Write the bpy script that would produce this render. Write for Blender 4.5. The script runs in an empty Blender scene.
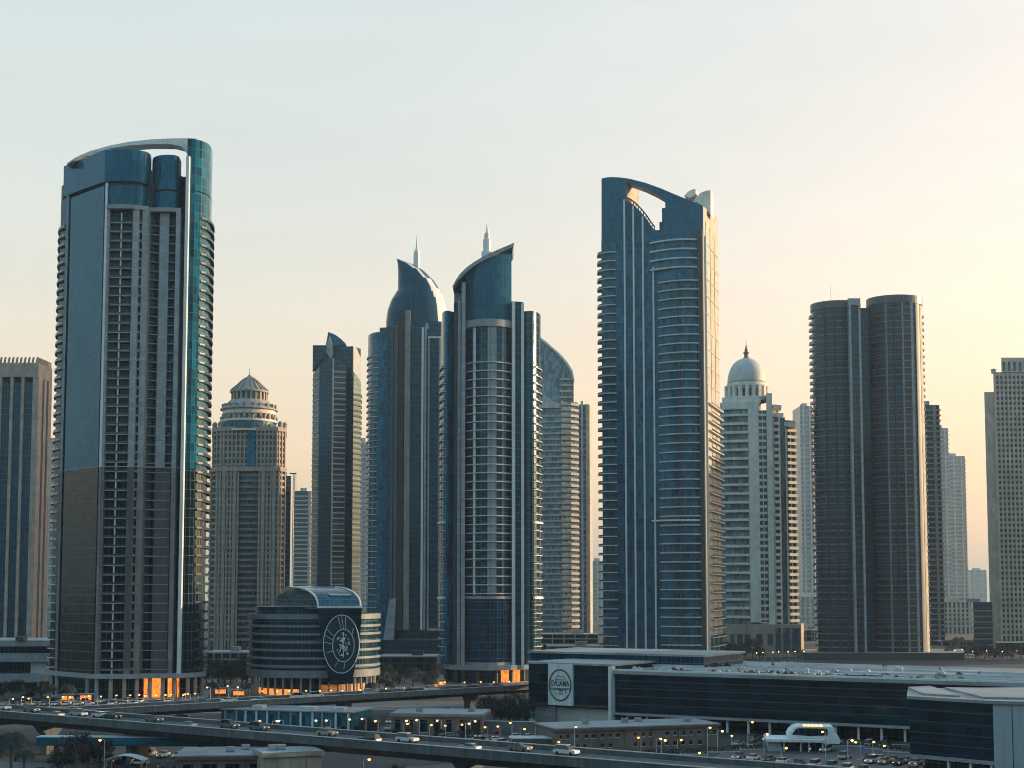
import bpy, bmesh, math, random
from mathutils import Vector
R = math.radians
rnd = random.Random(7)
S = bpy.context.scene
COL = S.collection

# ------------------------------------------------------------------ camera
W, H, F = 1024, 768, 1407.0
PITCH, HOR, CAMZ = R(4.5), 592.0, 38.0
SH = HOR - (H / 2 + F * math.tan(PITCH))
cam = bpy.data.cameras.new('camera')
cam.sensor_width = 36.0
cam.lens = F / W * 36.0
cam.shift_y = SH / W
cam.clip_start = 1.0
cam.clip_end = 40000.0
camo = bpy.data.objects.new('camera', cam)
camo.location = (0, 0, CAMZ)
camo.rotation_euler = (R(90) + PITCH, 0, 0)
COL.objects.link(camo)
S.camera = camo

# ------------------------------------------------------------------ sky, sun, exposure
SUN_EL, SUN_AZ = R(9.0), R(75.0)          # azimuth measured from +Y (view direction) towards +X
VEIL = 0.5
VC, TINT = (1.37, 2.20, 2.42), (1.60, .81, .58)          # towards the low sun
VCH = (1.80, 2.02, 1.55)                                  # its warm band along the horizon
VCBZ = (.62, 1.55, 2.35)                                 # deep blue overhead, toned as cool fill for roads and roofs
VCB, TINTB = (1.16, 1.80, 2.12), (.80, .85, .84)          # blue sky behind the viewpoint, toned as fill light for the facades
wd = bpy.data.worlds.new('World')
S.world = wd
wd.use_nodes = True
nt = wd.node_tree
bg = nt.nodes['Background']
sky = nt.nodes.new('ShaderNodeTexSky')
sky.sky_type = 'NISHITA'
sky.sun_disc = False
sky.sun_elevation = SUN_EL
sky.sun_rotation = SUN_AZ
sky.altitude = 0
sky.air_density = 1.6
sky.dust_density = 3.5
sky.ozone_density = 2.0
# a thin veil of high dust evens the clear sky out towards cream
veil = nt.nodes.new('ShaderNodeMix'); veil.data_type = 'RGBA'
veil.inputs[0].default_value = VEIL
tc = nt.nodes.new('ShaderNodeTexCoord'); sx_ = nt.nodes.new('ShaderNodeSeparateXYZ')
nt.links.new(tc.outputs['Generated'], sx_.inputs[0])
mr = nt.nodes.new('ShaderNodeMapRange'); mr.interpolation_type = 'SMOOTHSTEP'
nt.links.new(sx_.outputs[1], mr.inputs[0])
mr.inputs[1].default_value, mr.inputs[2].default_value = .22, .87
mz = nt.nodes.new('ShaderNodeMapRange'); mz.interpolation_type = 'SMOOTHSTEP'
nt.links.new(sx_.outputs[2], mz.inputs[0]); mz.inputs[1].default_value, mz.inputs[2].default_value = -.02, .30
vz = nt.nodes.new('ShaderNodeMix'); vz.data_type = 'RGBA'
nt.links.new(mz.outputs[0], vz.inputs[0]); vz.inputs[6].default_value = (*VCH, 1); vz.inputs[7].default_value = (*VC, 1)
vb = nt.nodes.new('ShaderNodeMix'); vb.data_type = 'RGBA'
mb_ = nt.nodes.new('ShaderNodeMapRange'); mb_.interpolation_type = 'SMOOTHSTEP'
nt.links.new(sx_.outputs[2], mb_.inputs[0]); mb_.inputs[1].default_value, mb_.inputs[2].default_value = .15, .8
nt.links.new(mb_.outputs[0], vb.inputs[0]); vb.inputs[6].default_value = (*VCB, 1); vb.inputs[7].default_value = (*VCBZ, 1)
def two(a, b):
    n = nt.nodes.new('ShaderNodeMix'); n.data_type = 'RGBA'
    nt.links.new(mr.outputs[0], n.inputs[0])
    n.inputs[6].default_value = (*a, 1)
    if b is None: nt.links.new(vz.outputs[2], n.inputs[7]); nt.links.new(vb.outputs[2], n.inputs[6])
    else: n.inputs[7].default_value = (*b, 1)
    return n.outputs[2]
tn = nt.nodes.new('ShaderNodeMix'); tn.data_type = 'RGBA'; tn.blend_type = 'MULTIPLY'
tn.inputs[0].default_value = 1.0
nt.links.new(sky.outputs[0], tn.inputs[6]); nt.links.new(two(TINTB, TINT), tn.inputs[7])
nt.links.new(tn.outputs[2], veil.inputs[6]); nt.links.new(two(VCB, None), veil.inputs[7])
sn = nt.nodes.new('ShaderNodeTexNoise'); sm = nt.nodes.new('ShaderNodeMapping'); sm.inputs['Scale'].default_value = (1.2, 1.2, 7)
nt.links.new(tc.outputs['Generated'], sm.inputs[0]); nt.links.new(sm.outputs[0], sn.inputs['Vector']); sn.inputs['Scale'].default_value = 2.2; sn.inputs['Detail'].default_value = 5
sr = nt.nodes.new('ShaderNodeMapRange'); nt.links.new(sn.outputs[0], sr.inputs[0])
for i_, q_ in enumerate((.3, .7, .965, 1.035)): sr.inputs[i_ + 1].default_value = q_
sv = nt.nodes.new('ShaderNodeVectorMath'); sv.operation = 'SCALE'
nt.links.new(veil.outputs[2], sv.inputs[0]); nt.links.new(sr.outputs[0], sv.inputs[3])
nt.links.new(sv.outputs[0], bg.inputs[0])
bg.inputs[1].default_value = 0.11
sl = bpy.data.lights.new('sun', 'SUN')
sl.energy = 1.5
sl.angle = R(0.6)
sl.color = (1.0, 0.74, 0.46)
so = bpy.data.objects.new('sun', sl)
sd = Vector((math.sin(SUN_AZ) * math.cos(SUN_EL), math.cos(SUN_AZ) * math.cos(SUN_EL), math.sin(SUN_EL)))
so.rotation_euler = (-sd).to_track_quat('-Z', 'Y').to_euler()
so.location = (900, 400, 500)
COL.objects.link(so)
S.view_settings.view_transform = 'Standard'
S.view_settings.look = 'None'
S.view_settings.gamma = 1.0
S.view_settings.exposure = 2.08
S.render.engine = 'CYCLES'
S.cycles.use_denoising = True
S.cycles.filter_width = 1.05
S.cycles.max_bounces = 6
S.cycles.volume_bounces = 1
S.cycles.sample_clamp_indirect = 4.0
S.cycles.caustics_reflective = False
S.cycles.caustics_refractive = False

# ------------------------------------------------------------------ pixel -> place
def ray(px, py):
    x = (px - W / 2) / F
    y = (H / 2 - py + SH) / F
    return x, math.cos(PITCH) - y * math.sin(PITCH), math.sin(PITCH) + y * math.cos(PITCH)
def PX(px, py, Y):
    a, b, c = ray(px, py); return a / b * Y
def PZ(px, py, Y):
    a, b, c = ray(px, py); return CAMZ + c / b * Y
def G(px, py, z=0.0):
    a, b, c = ray(px, py)
    t = (z - CAMZ) / c
    return a * t, b * t

# ------------------------------------------------------------------ materials
M = {}
def newmat(name):
    m = bpy.data.materials.new(name); m.use_nodes = True
    M[name] = m
    return m, m.node_tree, m.node_tree.nodes['Principled BSDF']
class N:
    """tiny node-graph helper"""
    def __init__(s, nt): s.nt = nt
    def new(s, t, **k):
        n = s.nt.nodes.new(t)
        for a, b in k.items(): setattr(n, a, b)
        return n
    def put(s, sock, v):
        if hasattr(v, 'is_output'): s.nt.links.new(v, sock)
        elif v is not None: sock.default_value = v
    def math(s, op, a, b=None, c=None):
        n = s.new('ShaderNodeMath', operation=op)
        for i, v in enumerate((a, b, c)): 
            if v is not None: s.put(n.inputs[i], v)
        return n.outputs[0]
    def mixc(s, f, a, b, mode='MIX'):
        n = s.new('ShaderNodeMix', data_type='RGBA', blend_type=mode)
        s.put(n.inputs[0], f); s.put(n.inputs[6], a); s.put(n.inputs[7], b)
        return n.outputs[2]
    def mixf(s, f, a, b):
        n = s.new('ShaderNodeMix', data_type='FLOAT')
        s.put(n.inputs[0], f); s.put(n.inputs[2], a); s.put(n.inputs[3], b)
        return n.outputs[0]
    def noise(s, vec, scale, detail=3, rough=.55):
        n = s.new('ShaderNodeTexNoise'); n.inputs['Scale'].default_value = scale
        n.inputs['Detail'].default_value = detail; n.inputs['Roughness'].default_value = rough
        if vec is not None: s.put(n.inputs['Vector'], vec)
        return n.outputs[0]
    def ramp(s, v, lo, hi, a=0., b=1.):
        n = s.new('ShaderNodeMapRange'); n.clamp = True
        s.put(n.inputs[0], v)
        for i, q in enumerate((lo, hi, a, b)): n.inputs[i + 1].default_value = q
        return n.outputs[0]
def c4(c): return (c[0], c[1], c[2], 1.0)

def curtain(name, tint, pw=1.5, ph=3.4, mu=.09, mv=.16, line=(.10, .13, .15), rough=.09, ior=1.75, vary=.5,
            span=0.0, spanc=None, lit=0.0, wob=.007, metal=0.0, coat=(.32, .74, 1.0, 1)):
    """curtain wall: panes between mullions, every pane slightly out of true; u, v of the mesh are metres"""
    m, nt, p = newmat(name); g = N(nt)
    uv = g.new('ShaderNodeUVMap').outputs[0]
    sp = g.new('ShaderNodeSeparateXYZ'); g.put(sp.inputs[0], uv)
    U = g.math('DIVIDE', sp.outputs[0], pw); V = g.math('DIVIDE', sp.outputs[1], ph)
    fu, fv = g.math('FRACT', U), g.math('FRACT', V)
    mask = g.math('MAXIMUM', g.math('LESS_THAN', fu, mu / pw), g.math('LESS_THAN', fv, mv / ph))
    cell = g.new('ShaderNodeCombineXYZ')
    g.put(cell.inputs[0], g.math('FLOOR', U)); g.put(cell.inputs[1], g.math('FLOOR', V))
    wn = g.new('ShaderNodeTexWhiteNoise', noise_dimensions='3D'); g.put(wn.inputs[0], cell.outputs[0])
    geo = g.new('ShaderNodeNewGeometry')
    big = g.noise(geo.outputs['Position'], .045, 3)
    k = g.math('ADD', g.ramp(wn.outputs[0], 0, 1, 1 - vary, 1 + vary), g.ramp(big, .3, .7, -.22, .22))
    t = g.new('ShaderNodeVectorMath', operation='SCALE'); g.put(t.inputs[0], tint); g.put(t.inputs[3], k)
    col = t.outputs[0]
    if span > 0:
        sm = g.math('LESS_THAN', fv, span / ph)
        col = g.mixc(sm, col, c4(spanc or line))
    else: sm = 0.0
    col = g.mixc(mask, col, c4(line))
    g.put(p.inputs['Base Color'], col)
    dust = g.ramp(g.noise(geo.outputs['Position'], .3, 4), .35, .75, 0, .05)
    g.put(p.inputs['Roughness'], g.math('ADD', g.mixf(mask, rough, .45), dust))
    p.inputs['IOR'].default_value = ior
    p.inputs['Specular Tint'].default_value = coat
    p.inputs['Metallic'].default_value = metal
    nv = g.new('ShaderNodeVectorMath', operation='SUBTRACT'); g.put(nv.inputs[0], wn.outputs[1]); nv.inputs[1].default_value = (.5, .5, .5)
    ns = g.new('ShaderNodeVectorMath', operation='SCALE'); g.put(ns.inputs[0], nv.outputs[0]); ns.inputs[3].default_value = wob * 2
    na = g.new('ShaderNodeVectorMath', operation='ADD'); g.put(na.inputs[0], geo.outputs['Normal']); g.put(na.inputs[1], ns.outputs[0])
    bp = g.new('ShaderNodeBump'); bp.inputs['Strength'].default_value = .04; bp.inputs['Distance'].default_value = .3
    g.put(bp.inputs['Height'], g.noise(geo.outputs['Position'], .5, 2)); g.put(bp.inputs['Normal'], na.outputs[0])
    g.put(p.inputs['Normal'], bp.outputs[0])
    if lit > 0:
        on = g.math('MULTIPLY', g.math('GREATER_THAN', wn.outputs[0], 1 - lit), g.math('SUBTRACT', 1.0, mask))
        p.inputs['Emission Color'].default_value = (1.0, .42, .12, 1)
        g.put(p.inputs['Emission Strength'], g.math('MULTIPLY', on, g.ramp(big, .35, .65, .03, .2)))
    return m

def matte(name, col, var=.16, rough=.75, scale=.25, streak=.10, bump=.15, ior=1.45, joints=None):
    """concrete, stone, render or paint with blotches, rain streaks and a light bump; joints = (w, h, dark) panel joints in metres"""
    m, nt, p = newmat(name); g = N(nt)
    geo = g.new('ShaderNodeNewGeometry'); P = geo.outputs['Position']
    a = g.noise(P, scale, 5)
    mp = g.new('ShaderNodeMapping'); g.put(mp.inputs[0], P); mp.inputs['Scale'].default_value = (1.2, 1.2, .035)
    b = g.noise(mp.outputs[0], 1.0, 3)
    k = g.math('ADD', g.ramp(a, .3, .7, 1 - var, 1 + var), g.ramp(b, .35, .7, streak, -streak))
    t = g.new('ShaderNodeVectorMath', operation='SCALE'); g.put(t.inputs[0], col); g.put(t.inputs[3], k)
    c = t.outputs[0]
    if joints:
        uv = g.new('ShaderNodeUVMap').outputs[0]
        sp = g.new('ShaderNodeSeparateXYZ'); g.put(sp.inputs[0], uv)
        U = g.math('DIVIDE', sp.outputs[0], joints[0]); V = g.math('DIVIDE', sp.outputs[1], joints[1])
        jm = g.math('MAXIMUM', g.math('LESS_THAN', g.math('FRACT', U), .07 / joints[0]), g.math('LESS_THAN', g.math('FRACT', V), .12 / joints[1]))
        c = g.mixc(jm, c, c4([q * joints[2] for q in col]))
        cell = g.new('ShaderNodeCombineXYZ'); g.put(cell.inputs[0], g.math('FLOOR', U)); g.put(cell.inputs[1], g.math('FLOOR', V))
        wn = g.new('ShaderNodeTexWhiteNoise', noise_dimensions='3D'); g.put(wn.inputs[0], cell.outputs[0])
        t2 = g.new('ShaderNodeVectorMath', operation='SCALE'); g.put(t2.inputs[0], c); g.put(t2.inputs[3], g.ramp(wn.outputs[0], 0, 1, .86, 1.12))
        c = t2.outputs[0]
    g.put(p.inputs['Base Color'], c)
    p.inputs['Roughness'].default_value = rough
    p.inputs['IOR'].default_value = ior
    if bump:
        bp = g.new('ShaderNodeBump'); bp.inputs['Strength'].default_value = bump; bp.inputs['Distance'].default_value = .1
        g.put(bp.inputs['Height'], g.noise(P, 2.5, 4)); g.put(p.inputs['Normal'], bp.outputs[0])
    return m
def glow(name, col, strength, base=(.3, .2, .1), patt=None):
    m, nt, p = newmat(name); g = N(nt)
    p.inputs['Base Color'].default_value = c4(base)
    p.inputs['Emission Color'].default_value = c4(col)
    if patt:
        uv = g.new('ShaderNodeUVMap').outputs[0]
        mp = g.new('ShaderNodeMapping'); g.put(mp.inputs[0], uv); mp.inputs['Scale'].default_value = patt
        v = g.noise(mp.outputs[0], 1.0, 5, .7)
        g.put(p.inputs['Emission Strength'], g.ramp(v, .36, .66, strength * .15, strength * 1.4))
    else: p.inputs['Emission Strength'].default_value = strength
    return m

TEAL = (0.0040, 0.080, 0.138)
curtain('teal_glass', TEAL, 1.5, 3.4, ior=1.42)
curtain('teal_glass_fine', (0.0045, 0.080, 0.132), 1.35, 3.35, ior=1.42, mu=.16, line=(.05, .10, .13), vary=.25)
curtain('dark_glass', (0.0031, 0.0100, 0.0162), 1.6, 3.4, ior=1.35)
curtain('navy_glass', (0.0015, 0.025, 0.048), 1.5, 3.4, ior=1.44)
curtain('bronze_glass', (0.0187, 0.0162, 0.0162), 1.7, 3.35, ior=1.35, mv=.28, line=(.10, .085, .08), vary=.3, coat=(1, .85, .75, 1))  # mirrored city on the lower facade, put into the pane colour
curtain('grey_glass', (0.006, 0.030, 0.045), 1.4, 3.5, ior=1.46, span=1.0, spanc=(.030, .058, .075))
curtain('smoke_glass', (0.005, 0.027, 0.046), 1.5, 3.45, ior=1.38, span=1.15, spanc=(.020, .042, .060), vary=.5)
matte('rail_blue', (.030, .055, .070), rough=.4)
curtain('podium_glass', (0.0030, 0.0170, 0.0270), 4.0, 2.9, ior=1.35, mv=.22, line=(.012, .030, .042), vary=.6)
curtain('vault_glass', (.035, .065, .075), 1.6, 1.6, ior=1.8, line=(.12, .15, .16))
matte('steel_panel', (.27, .285, .30), joints=(2.2, 1.68, .6), rough=.45)
matte('pale_fin', (.62, .61, .59), rough=.5, var=.08)
matte('concrete', (.26, .265, .27))
matte('slab_edge', (.48, .48, .47), var=.1)
matte('dark_metal', (.035, .04, .045), rough=.5)
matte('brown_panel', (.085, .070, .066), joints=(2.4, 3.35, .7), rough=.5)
matte('beige_stone', (.35, .27, .215), joints=(1.6, 3.4, .85))
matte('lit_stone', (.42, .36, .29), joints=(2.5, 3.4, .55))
matte('grey_stone', (.23, .205, .185), joints=(1.6, 3.4, .8))
matte('cream_render', (.66, .60, .53))
matte('white_paint', (.68, .68, .66), var=.06)
matte('roof_gravel', (.22, .22, .215), scale=.12, var=.3)
matte('roof_membrane', (.25, .265, .275), scale=.06, var=.35)
matte('balcony_pane', (.03, .045, .055), rough=.2, bump=0)
matte('zinc_roof', (.34, .30, .265), rough=.6, joints=(1.6, 40, .45), var=.25)
matte('city_stone', (.03, .034, .038), joints=(1.6, 3.4, .8))
curtain('hazy_glass', (.36, .33, .30), 1.4, 3.5, ior=1.5, vary=.15, rough=.3)  # distance haze mixed into the pane colour
curtain('wing_glass', (0.0040, 0.078, 0.128), 1.5, 3.4, ior=1.18)
matte('band_metal', (.15, .17, .19), rough=.5)
matte('mist_wall', (.36, .385, .41), joints=(1.8, 3.4, .7))  # wall colour greyed to paint haze over the farther towers
curtain('mist_glass', (.055, .085, .105), 1.5, 3.5, ior=1.4)  # window tone lifted to paint thin haze
curtain('pale_glass', (.15, .20, .225), 1.5, 3.5, ior=1.4)  # paler still, haze painted into the glass
matte('dusk_panel', (.088, .088, .094))
matte('hazy_wall', (.52, .48, .44), joints=(1.8, 3.4, .6))  # walls paled in colour to stand in for haze

# ------------------------------------------------------------------ mesh builder
class MB:
    def __init__(s): s.v, s.f, s.uv, s.mi = [], [], [], []
    def add(s, pts, m=0, uv=None):
        i = len(s.v); s.v += [tuple(p) for p in pts]
        s.f.append(tuple(range(i, i + len(pts)))); s.uv.append(uv); s.mi.append(m)
    def prism(s, poly, z0, z1, m=0, mt=None, top=True, bottom=True, sides=None):
        n = len(poly)
        zt = z1 if isinstance(z1, (list, tuple)) else [z1] * n
        zb = z0 if isinstance(z0, (list, tuple)) else [z0] * n
        b = len(s.v)
        s.v += [(p[0], p[1], z) for p, z in zip(poly, zb)] + [(p[0], p[1], z) for p, z in zip(poly, zt)]
        u = 0.0
        for i in range(n):
            j = (i + 1) % n
            d = math.hypot(poly[j][0] - poly[i][0], poly[j][1] - poly[i][1])
            s.f.append((b + i, b + j, b + n + j, b + n + i))
            s.uv.append(((u, zb[i]), (u + d, zb[j]), (u + d, zt[j]), (u, zt[i])))
            s.mi.append(sides[i] if sides else m); u += d
        if top: s.f.append(tuple(range(b + n, b + 2 * n))); s.uv.append(None); s.mi.append(m if mt is None else mt)
        if bottom: s.f.append(tuple(range(b + n - 1, b - 1, -1))); s.uv.append(None); s.mi.append(m if mt is None else mt)
        return s
    def box(s, x0, x1, y0, y1, z0, z1, m=0):
        return s.prism([(x0, y0), (x1, y0), (x1, y1), (x0, y1)], z0, z1, m)
    def band(s, path, d0, d1, z0, z1, m=0, closed=False):
        """solid strip along a path from offset d0 to offset d1 (outwards +)"""
        a, b = offset(path, d1, closed), offset(path, d0, closed)
        if not closed: return s.prism(a + b[::-1], z0, z1, m)
        n = len(a); i = len(s.v)
        s.v += [(p[0], p[1], z0) for p in a] + [(p[0], p[1], z1) for p in a] + [(p[0], p[1], z1) for p in b] + [(p[0], p[1], z0) for p in b]
        u = 0
        for k in range(n):
            j = (k + 1) % n; d = math.dist(a[k], a[j])
            for q in range(4):
                r = (q + 1) % 4
                s.f.append((i + q * n + k, i + q * n + j, i + r * n + j, i + r * n + k))
                s.uv.append(((u, z0), (u + d, z0), (u + d, z1), (u, z1)) if q == 0 else None); s.mi.append(m)
            u += d
        return s
    def extr(s, pts, vec, m=0, mc=None):
        """closed planar outline of 3-D points pushed along a vector"""
        n = len(pts); b = len(s.v); vec = Vector(vec)
        s.v += [tuple(p) for p in pts] + [tuple(Vector(p) + vec) for p in pts]
        for i in range(n):
            j = (i + 1) % n
            s.f.append((b + i, b + j, b + n + j, b + n + i)); s.uv.append(None); s.mi.append(m)
        for fc in (tuple(range(b + n - 1, b - 1, -1)), tuple(range(b + n, b + 2 * n))):
            s.f.append(fc); s.uv.append(None); s.mi.append(m if mc is None else mc)
        return s
    def loft(s, rings, m=0, cap=True, closed=True, fm=None):
        b = len(s.v); n = len(rings[0])
        for r in rings: s.v += [tuple(p) for p in r]
        for k in range(len(rings) - 1):
            u = 0
            for i in range(n if closed else n - 1):
                j = (i + 1) % n
                d = math.dist(rings[0][i], rings[0][j]) or .01
                s.f.append((b + k * n + i, b + k * n + j, b + (k + 1) * n + j, b + (k + 1) * n + i))
                za, zb = rings[k][i][2], rings[k + 1][i][2]
                s.uv.append(((u, za), (u + d, za), (u + d, zb), (u, zb)))
                s.mi.append(fm(k, i) if fm else m); u += d
        if cap:
            s.f.append(tuple(range(b + n - 1, b - 1, -1))); s.uv.append(None); s.mi.append(m)
            e = b + (len(rings) - 1) * n
            s.f.append(tuple(range(e, e + n))); s.uv.append(None); s.mi.append(m)
        return s
    def lathe(s, prof, cx=0, cy=0, seg=32, m=0):
        return s.loft([[(cx + r * math.cos(2 * math.pi * i / seg), cy + r * math.sin(2 * math.pi * i / seg), z) for i in range(seg)] for r, z in prof], m)
    def tube(s, pts, r, seg=6, m=0):
        pts = [Vector(p) for p in pts]; rings = []
        for i, p in enumerate(pts):
            d = (pts[min(i + 1, len(pts) - 1)] - pts[max(i - 1, 0)]).normalized()
            a = d.cross(Vector((0, 0, 1)) if abs(d.z) < .9 else Vector((1, 0, 0))).normalized(); b = d.cross(a)
            rr = r[i] if isinstance(r, (list, tuple)) else r
            rings.append([tuple(p + a * rr * math.cos(2 * math.pi * k / seg) + b * rr * math.sin(2 * math.pi * k / seg)) for k in range(seg)])
        return s.loft(rings, m)
    def mesh(s, name, mats, smooth=False, fix=True):
        me = bpy.data.meshes.new(name)
        me.from_pydata(s.v, [], s.f)
        ul = me.uv_layers.new(name='uv')
        for pl, uv, mi in zip(me.polygons, s.uv, s.mi):
            pl.material_index = mi
            if smooth: pl.use_smooth = True
            if uv is None:
                n = pl.normal
                if abs(n.z) > .7: uv = [(me.vertices[i].co.x, me.vertices[i].co.y) for i in pl.vertices]
                else:
                    t = Vector((-n.y, n.x, 0)); t = t.normalized() if t.length > 1e-6 else Vector((1, 0, 0))
                    uv = [(me.vertices[i].co.dot(t), me.vertices[i].co.z) for i in pl.vertices]
            for li, q in zip(pl.loop_indices, uv): ul.data[li].uv = q
        for mm in mats: me.materials.append(M[mm] if isinstance(mm, str) else mm)
        if fix:
            bm = bmesh.new(); bm.from_mesh(me); bmesh.ops.recalc_face_normals(bm, faces=bm.faces[:]); bm.to_mesh(me); bm.free()
        return me
    def build(s, name, mats, parent=None, loc=(0, 0, 0), rz=0.0, smooth=False, fix=True):
        if isinstance(mats, str): mats = [mats]
        o = bpy.data.objects.new(name, s.mesh(name, mats, smooth, fix)); COL.objects.link(o)
        o.location = loc; o.rotation_euler = (0, 0, rz)
        if parent: o.parent = parent
        return o

def offset(path, d, closed=False):
    """offset a polyline; points run so that the outside lies on the right-hand side (counter-clockwise outline)"""
    n = len(path); out = []
    for i in range(n):
        p = Vector(path[i])
        a = Vector(path[i - 1]) if (closed or i > 0) else None
        b = Vector(path[(i + 1) % n]) if (closed or i < n - 1) else None
        ns = []
        for q, r in ((a, p), (p, b)):
            if q is None or r is None: continue
            t = (r - q); t = t.normalized() if t.length > 1e-9 else t
            ns.append(Vector((t.y, -t.x)))
        nn = sum(ns, Vector((0, 0)))
        nn = nn.normalized() if nn.length > 1e-6 else ns[0]
        k = max(.5, nn.dot(ns[0]))
        out.append(tuple(p + nn * (d / k)))
    return out
def arc(cx, cy, rx, ry, a0, a1, n):
    return [(cx + rx * math.cos(R(a0 + (a1 - a0) * i / n)), cy + ry * math.sin(R(a0 + (a1 - a0) * i / n))) for i in range(n + 1)]
def smooth_path(pts, k=4):
    """Catmull-Rom through 2-D points"""
    out = []; n = len(pts)
    for i in range(n - 1):
        p0, p1, p2, p3 = pts[max(i - 1, 0)], pts[i], pts[i + 1], pts[min(i + 2, n - 1)]
        for q in range(k):
            t = q / k
            out.append(tuple(.5 * (2 * b + (c - a) * t + (2 * a - 5 * b + 4 * c - d) * t * t + (3 * b - a - 3 * c + d) * t ** 3) for a, b, c, d in zip(p0, p1, p2, p3)))
    return out + [tuple(pts[-1])]

# ------------------------------------------------------------------ things
def tag(o, label, cat, group=None, kind=None):
    o['label'] = label; o['category'] = cat
    if group: o['group'] = group
    if kind: o['kind'] = kind
    return o
def thing(name, label, cat, loc=(0, 0, 0), rz=0.0, group=None):
    o = bpy.data.objects.new(name, None); COL.objects.link(o)
    o.empty_display_size = 2; o.location = loc; o.rotation_euler = (0, 0, rz)
    return tag(o, label, cat, group)
def struct(o): o['kind'] = 'structure'; return o
def stack(name, me, parent, zs, loc=(0, 0)):
    first = None
    for z in zs:
        if first is None:
            first = o = bpy.data.objects.new(name, me)
        else: o = first.copy()
        COL.objects.link(o); o.parent = parent; o.location = (loc[0], loc[1], z)
def dup(root, loc, rz=0.0, label=None, group=None, scale=None):
    r = root.copy(); COL.objects.link(r); r.location = loc; r.rotation_euler = (0, 0, rz)
    if scale: r.scale = (scale,) * 3
    if label: r['label'] = label
    if group: r['group'] = group
    for ch in list(root.children):
        c = ch.copy(); COL.objects.link(c); c.parent = r
        for g_ in list(ch.children):
            d = g_.copy(); COL.objects.link(d); d.parent = c
    return r

class Tower:
    """a building whose local x, y, z are metres about its base; pixels of the survey picture become metres at its distance"""
    def __init__(s, name, label, Y, pxc, row=560, group=None, cat='skyscraper'):
        s.Y, s.row = Y, row
        s.X0 = PX(pxc, row, Y)
        s.root = thing(name, label, cat, (s.X0, Y, 0), group=group)
    def x(s, px, dy=0, row=None): return PX(px, row or s.row, s.Y + dy) - s.X0
    def z(s, py, dy=0): return PZ(512, py, s.Y + dy)
    def pt(s, px, dy=0, row=None): return (s.x(px, dy, row), dy)
    def path(s, pts, row=None): return [s.pt(p[0], p[1], row) for p in pts]
    def part(s, name, mb, mats, smooth=False): return mb.build(name, mats, s.root, smooth=smooth)
    def prism(s, name, poly, z0, z1, mat, roof='roof_gravel'):
        return MB().prism(poly, z0, z1, 0, 1).build(name, [mat, roof], s.root)
    def fin(s, name, px0, px1, dy0, dy1, z0, z1, mat, row=None):
        return MB().box(s.x(px0, dy0, row), s.x(px1, dy0, row), dy0, dy1, z0, z1).build(name, mat, s.root)
    def ledges(s, name, path, zs, d0, d1, th, mats=('slab_edge', 'balcony_pane'), rail=0.0, closed=False):
        mb = MB().band(path, d0, d1, 0, th, 0, closed)
        if rail: mb.band(path, d1 - .12, d1 - .02, th, th + rail, 1, closed)
        stack(name, mb.mesh(name, list(mats)), s.root, zs)
def floors(z0, z1, dz):
    n = int((z1 - z0) / dz + 1e-6); return [z0 + dz * i for i in range(n + 1)]
# ================================================================== ground and haze
gm = MB(); gm.add([(-4200, -900, 0), (4200, -900, 0), (4200, 5600, 0), (-4200, 5600, 0)])
def ground_mat():
    m, nt, p = newmat('ground_soil'); g = N(nt)
    P = g.new('ShaderNodeNewGeometry').outputs['Position']
    a, b, c = g.noise(P, .012, 5), g.noise(P, .09, 4), g.noise(P, 1.4, 3)
    col = g.mixc(g.ramp(a, .40, .60), c4((.028, .029, .031)), c4((.018, .019, .021)))
    col = g.mixc(g.ramp(b, .52, .66, 0, .7), col, c4((.042, .041, .039)))
    col = g.mixc(g.ramp(c, .45, .7, 0, .35), col, c4((.05, .05, .05)))
    g.put(p.inputs['Base Color'], col); p.inputs['Roughness'].default_value = .85
ground_mat()
struct(gm.build('ground', 'ground_soil'))
hm = MB().prism([(-4000, -800), (4000, -800), (4000, 5400), (-4000, 5400)], -1.0, 330.0)
def haze_mat():
    m = bpy.data.materials.new('haze_air'); m.use_nodes = True; M['haze_air'] = m
    nt = m.node_tree; nt.nodes.clear()
    o = nt.nodes.new('ShaderNodeOutputMaterial'); v = nt.nodes.new('ShaderNodeVolumePrincipled')
    v.inputs['Color'].default_value = (.66, .84, 1.0, 1)
    v.inputs['Density'].default_value = HAZE
    v.inputs['Anisotropy'].default_value = .35
    nt.links.new(v.outputs[0], o.inputs['Volume'])
HAZE = .00006
haze_mat()
hz = hm.build('haze', 'haze_air')
tag(hz, 'thin warm haze hanging in the air between the towers', 'haze', kind='stuff')

# ================================================================== T1: tall tower on the left
t = T1 = Tower('balcony_tower', 'tallest blue tower with a white roof arch above a glowing orange lobby', 500, 125, 640)
FH = 3.35
zc = t.z(674)                                                     # underside of the canopy
zsplit = t.z(467); ztop1 = t.z(150); ztop2 = t.z(156, 5); ztop3 = t.z(139, 6)
core = t.path([(50, 25), (60.5, 18.2), (95, 2.0), (123.7, 2.8), (139, 4.5), (150, 7), (168, 7.5), (174, 13), (177.5, 13), (180.6, 8), (193, 10), (200, 14), (203, 19), (203.5, 26), (203, 36), (196, 48), (60, 50), (50, 40)])
t.prism('core_wall', core, 0, ztop1 - 6, 'dark_glass')
P_ = t.path([(60.8, 17.2), (94.6, .8)])
MB().band(P_, -1.0, .3, zc, zsplit).build('lower_glass_panel', 'bronze_glass', t.root)  # below the split: reflected skyline painted as brown glass
MB().band(P_, -1.0, .3, zsplit + .35, t.z(181.5) - 1.25).build('upper_glass_panel', 'teal_glass_fine', t.root)
MB().band(t.path([(60.6, 17.2), (94.8, .8), (128, .8), (176, 5.2)]), 0, .55, zsplit, zsplit + .34).build('belt', 'concrete', t.root)  # follows the top edge of the painted reflection
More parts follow.
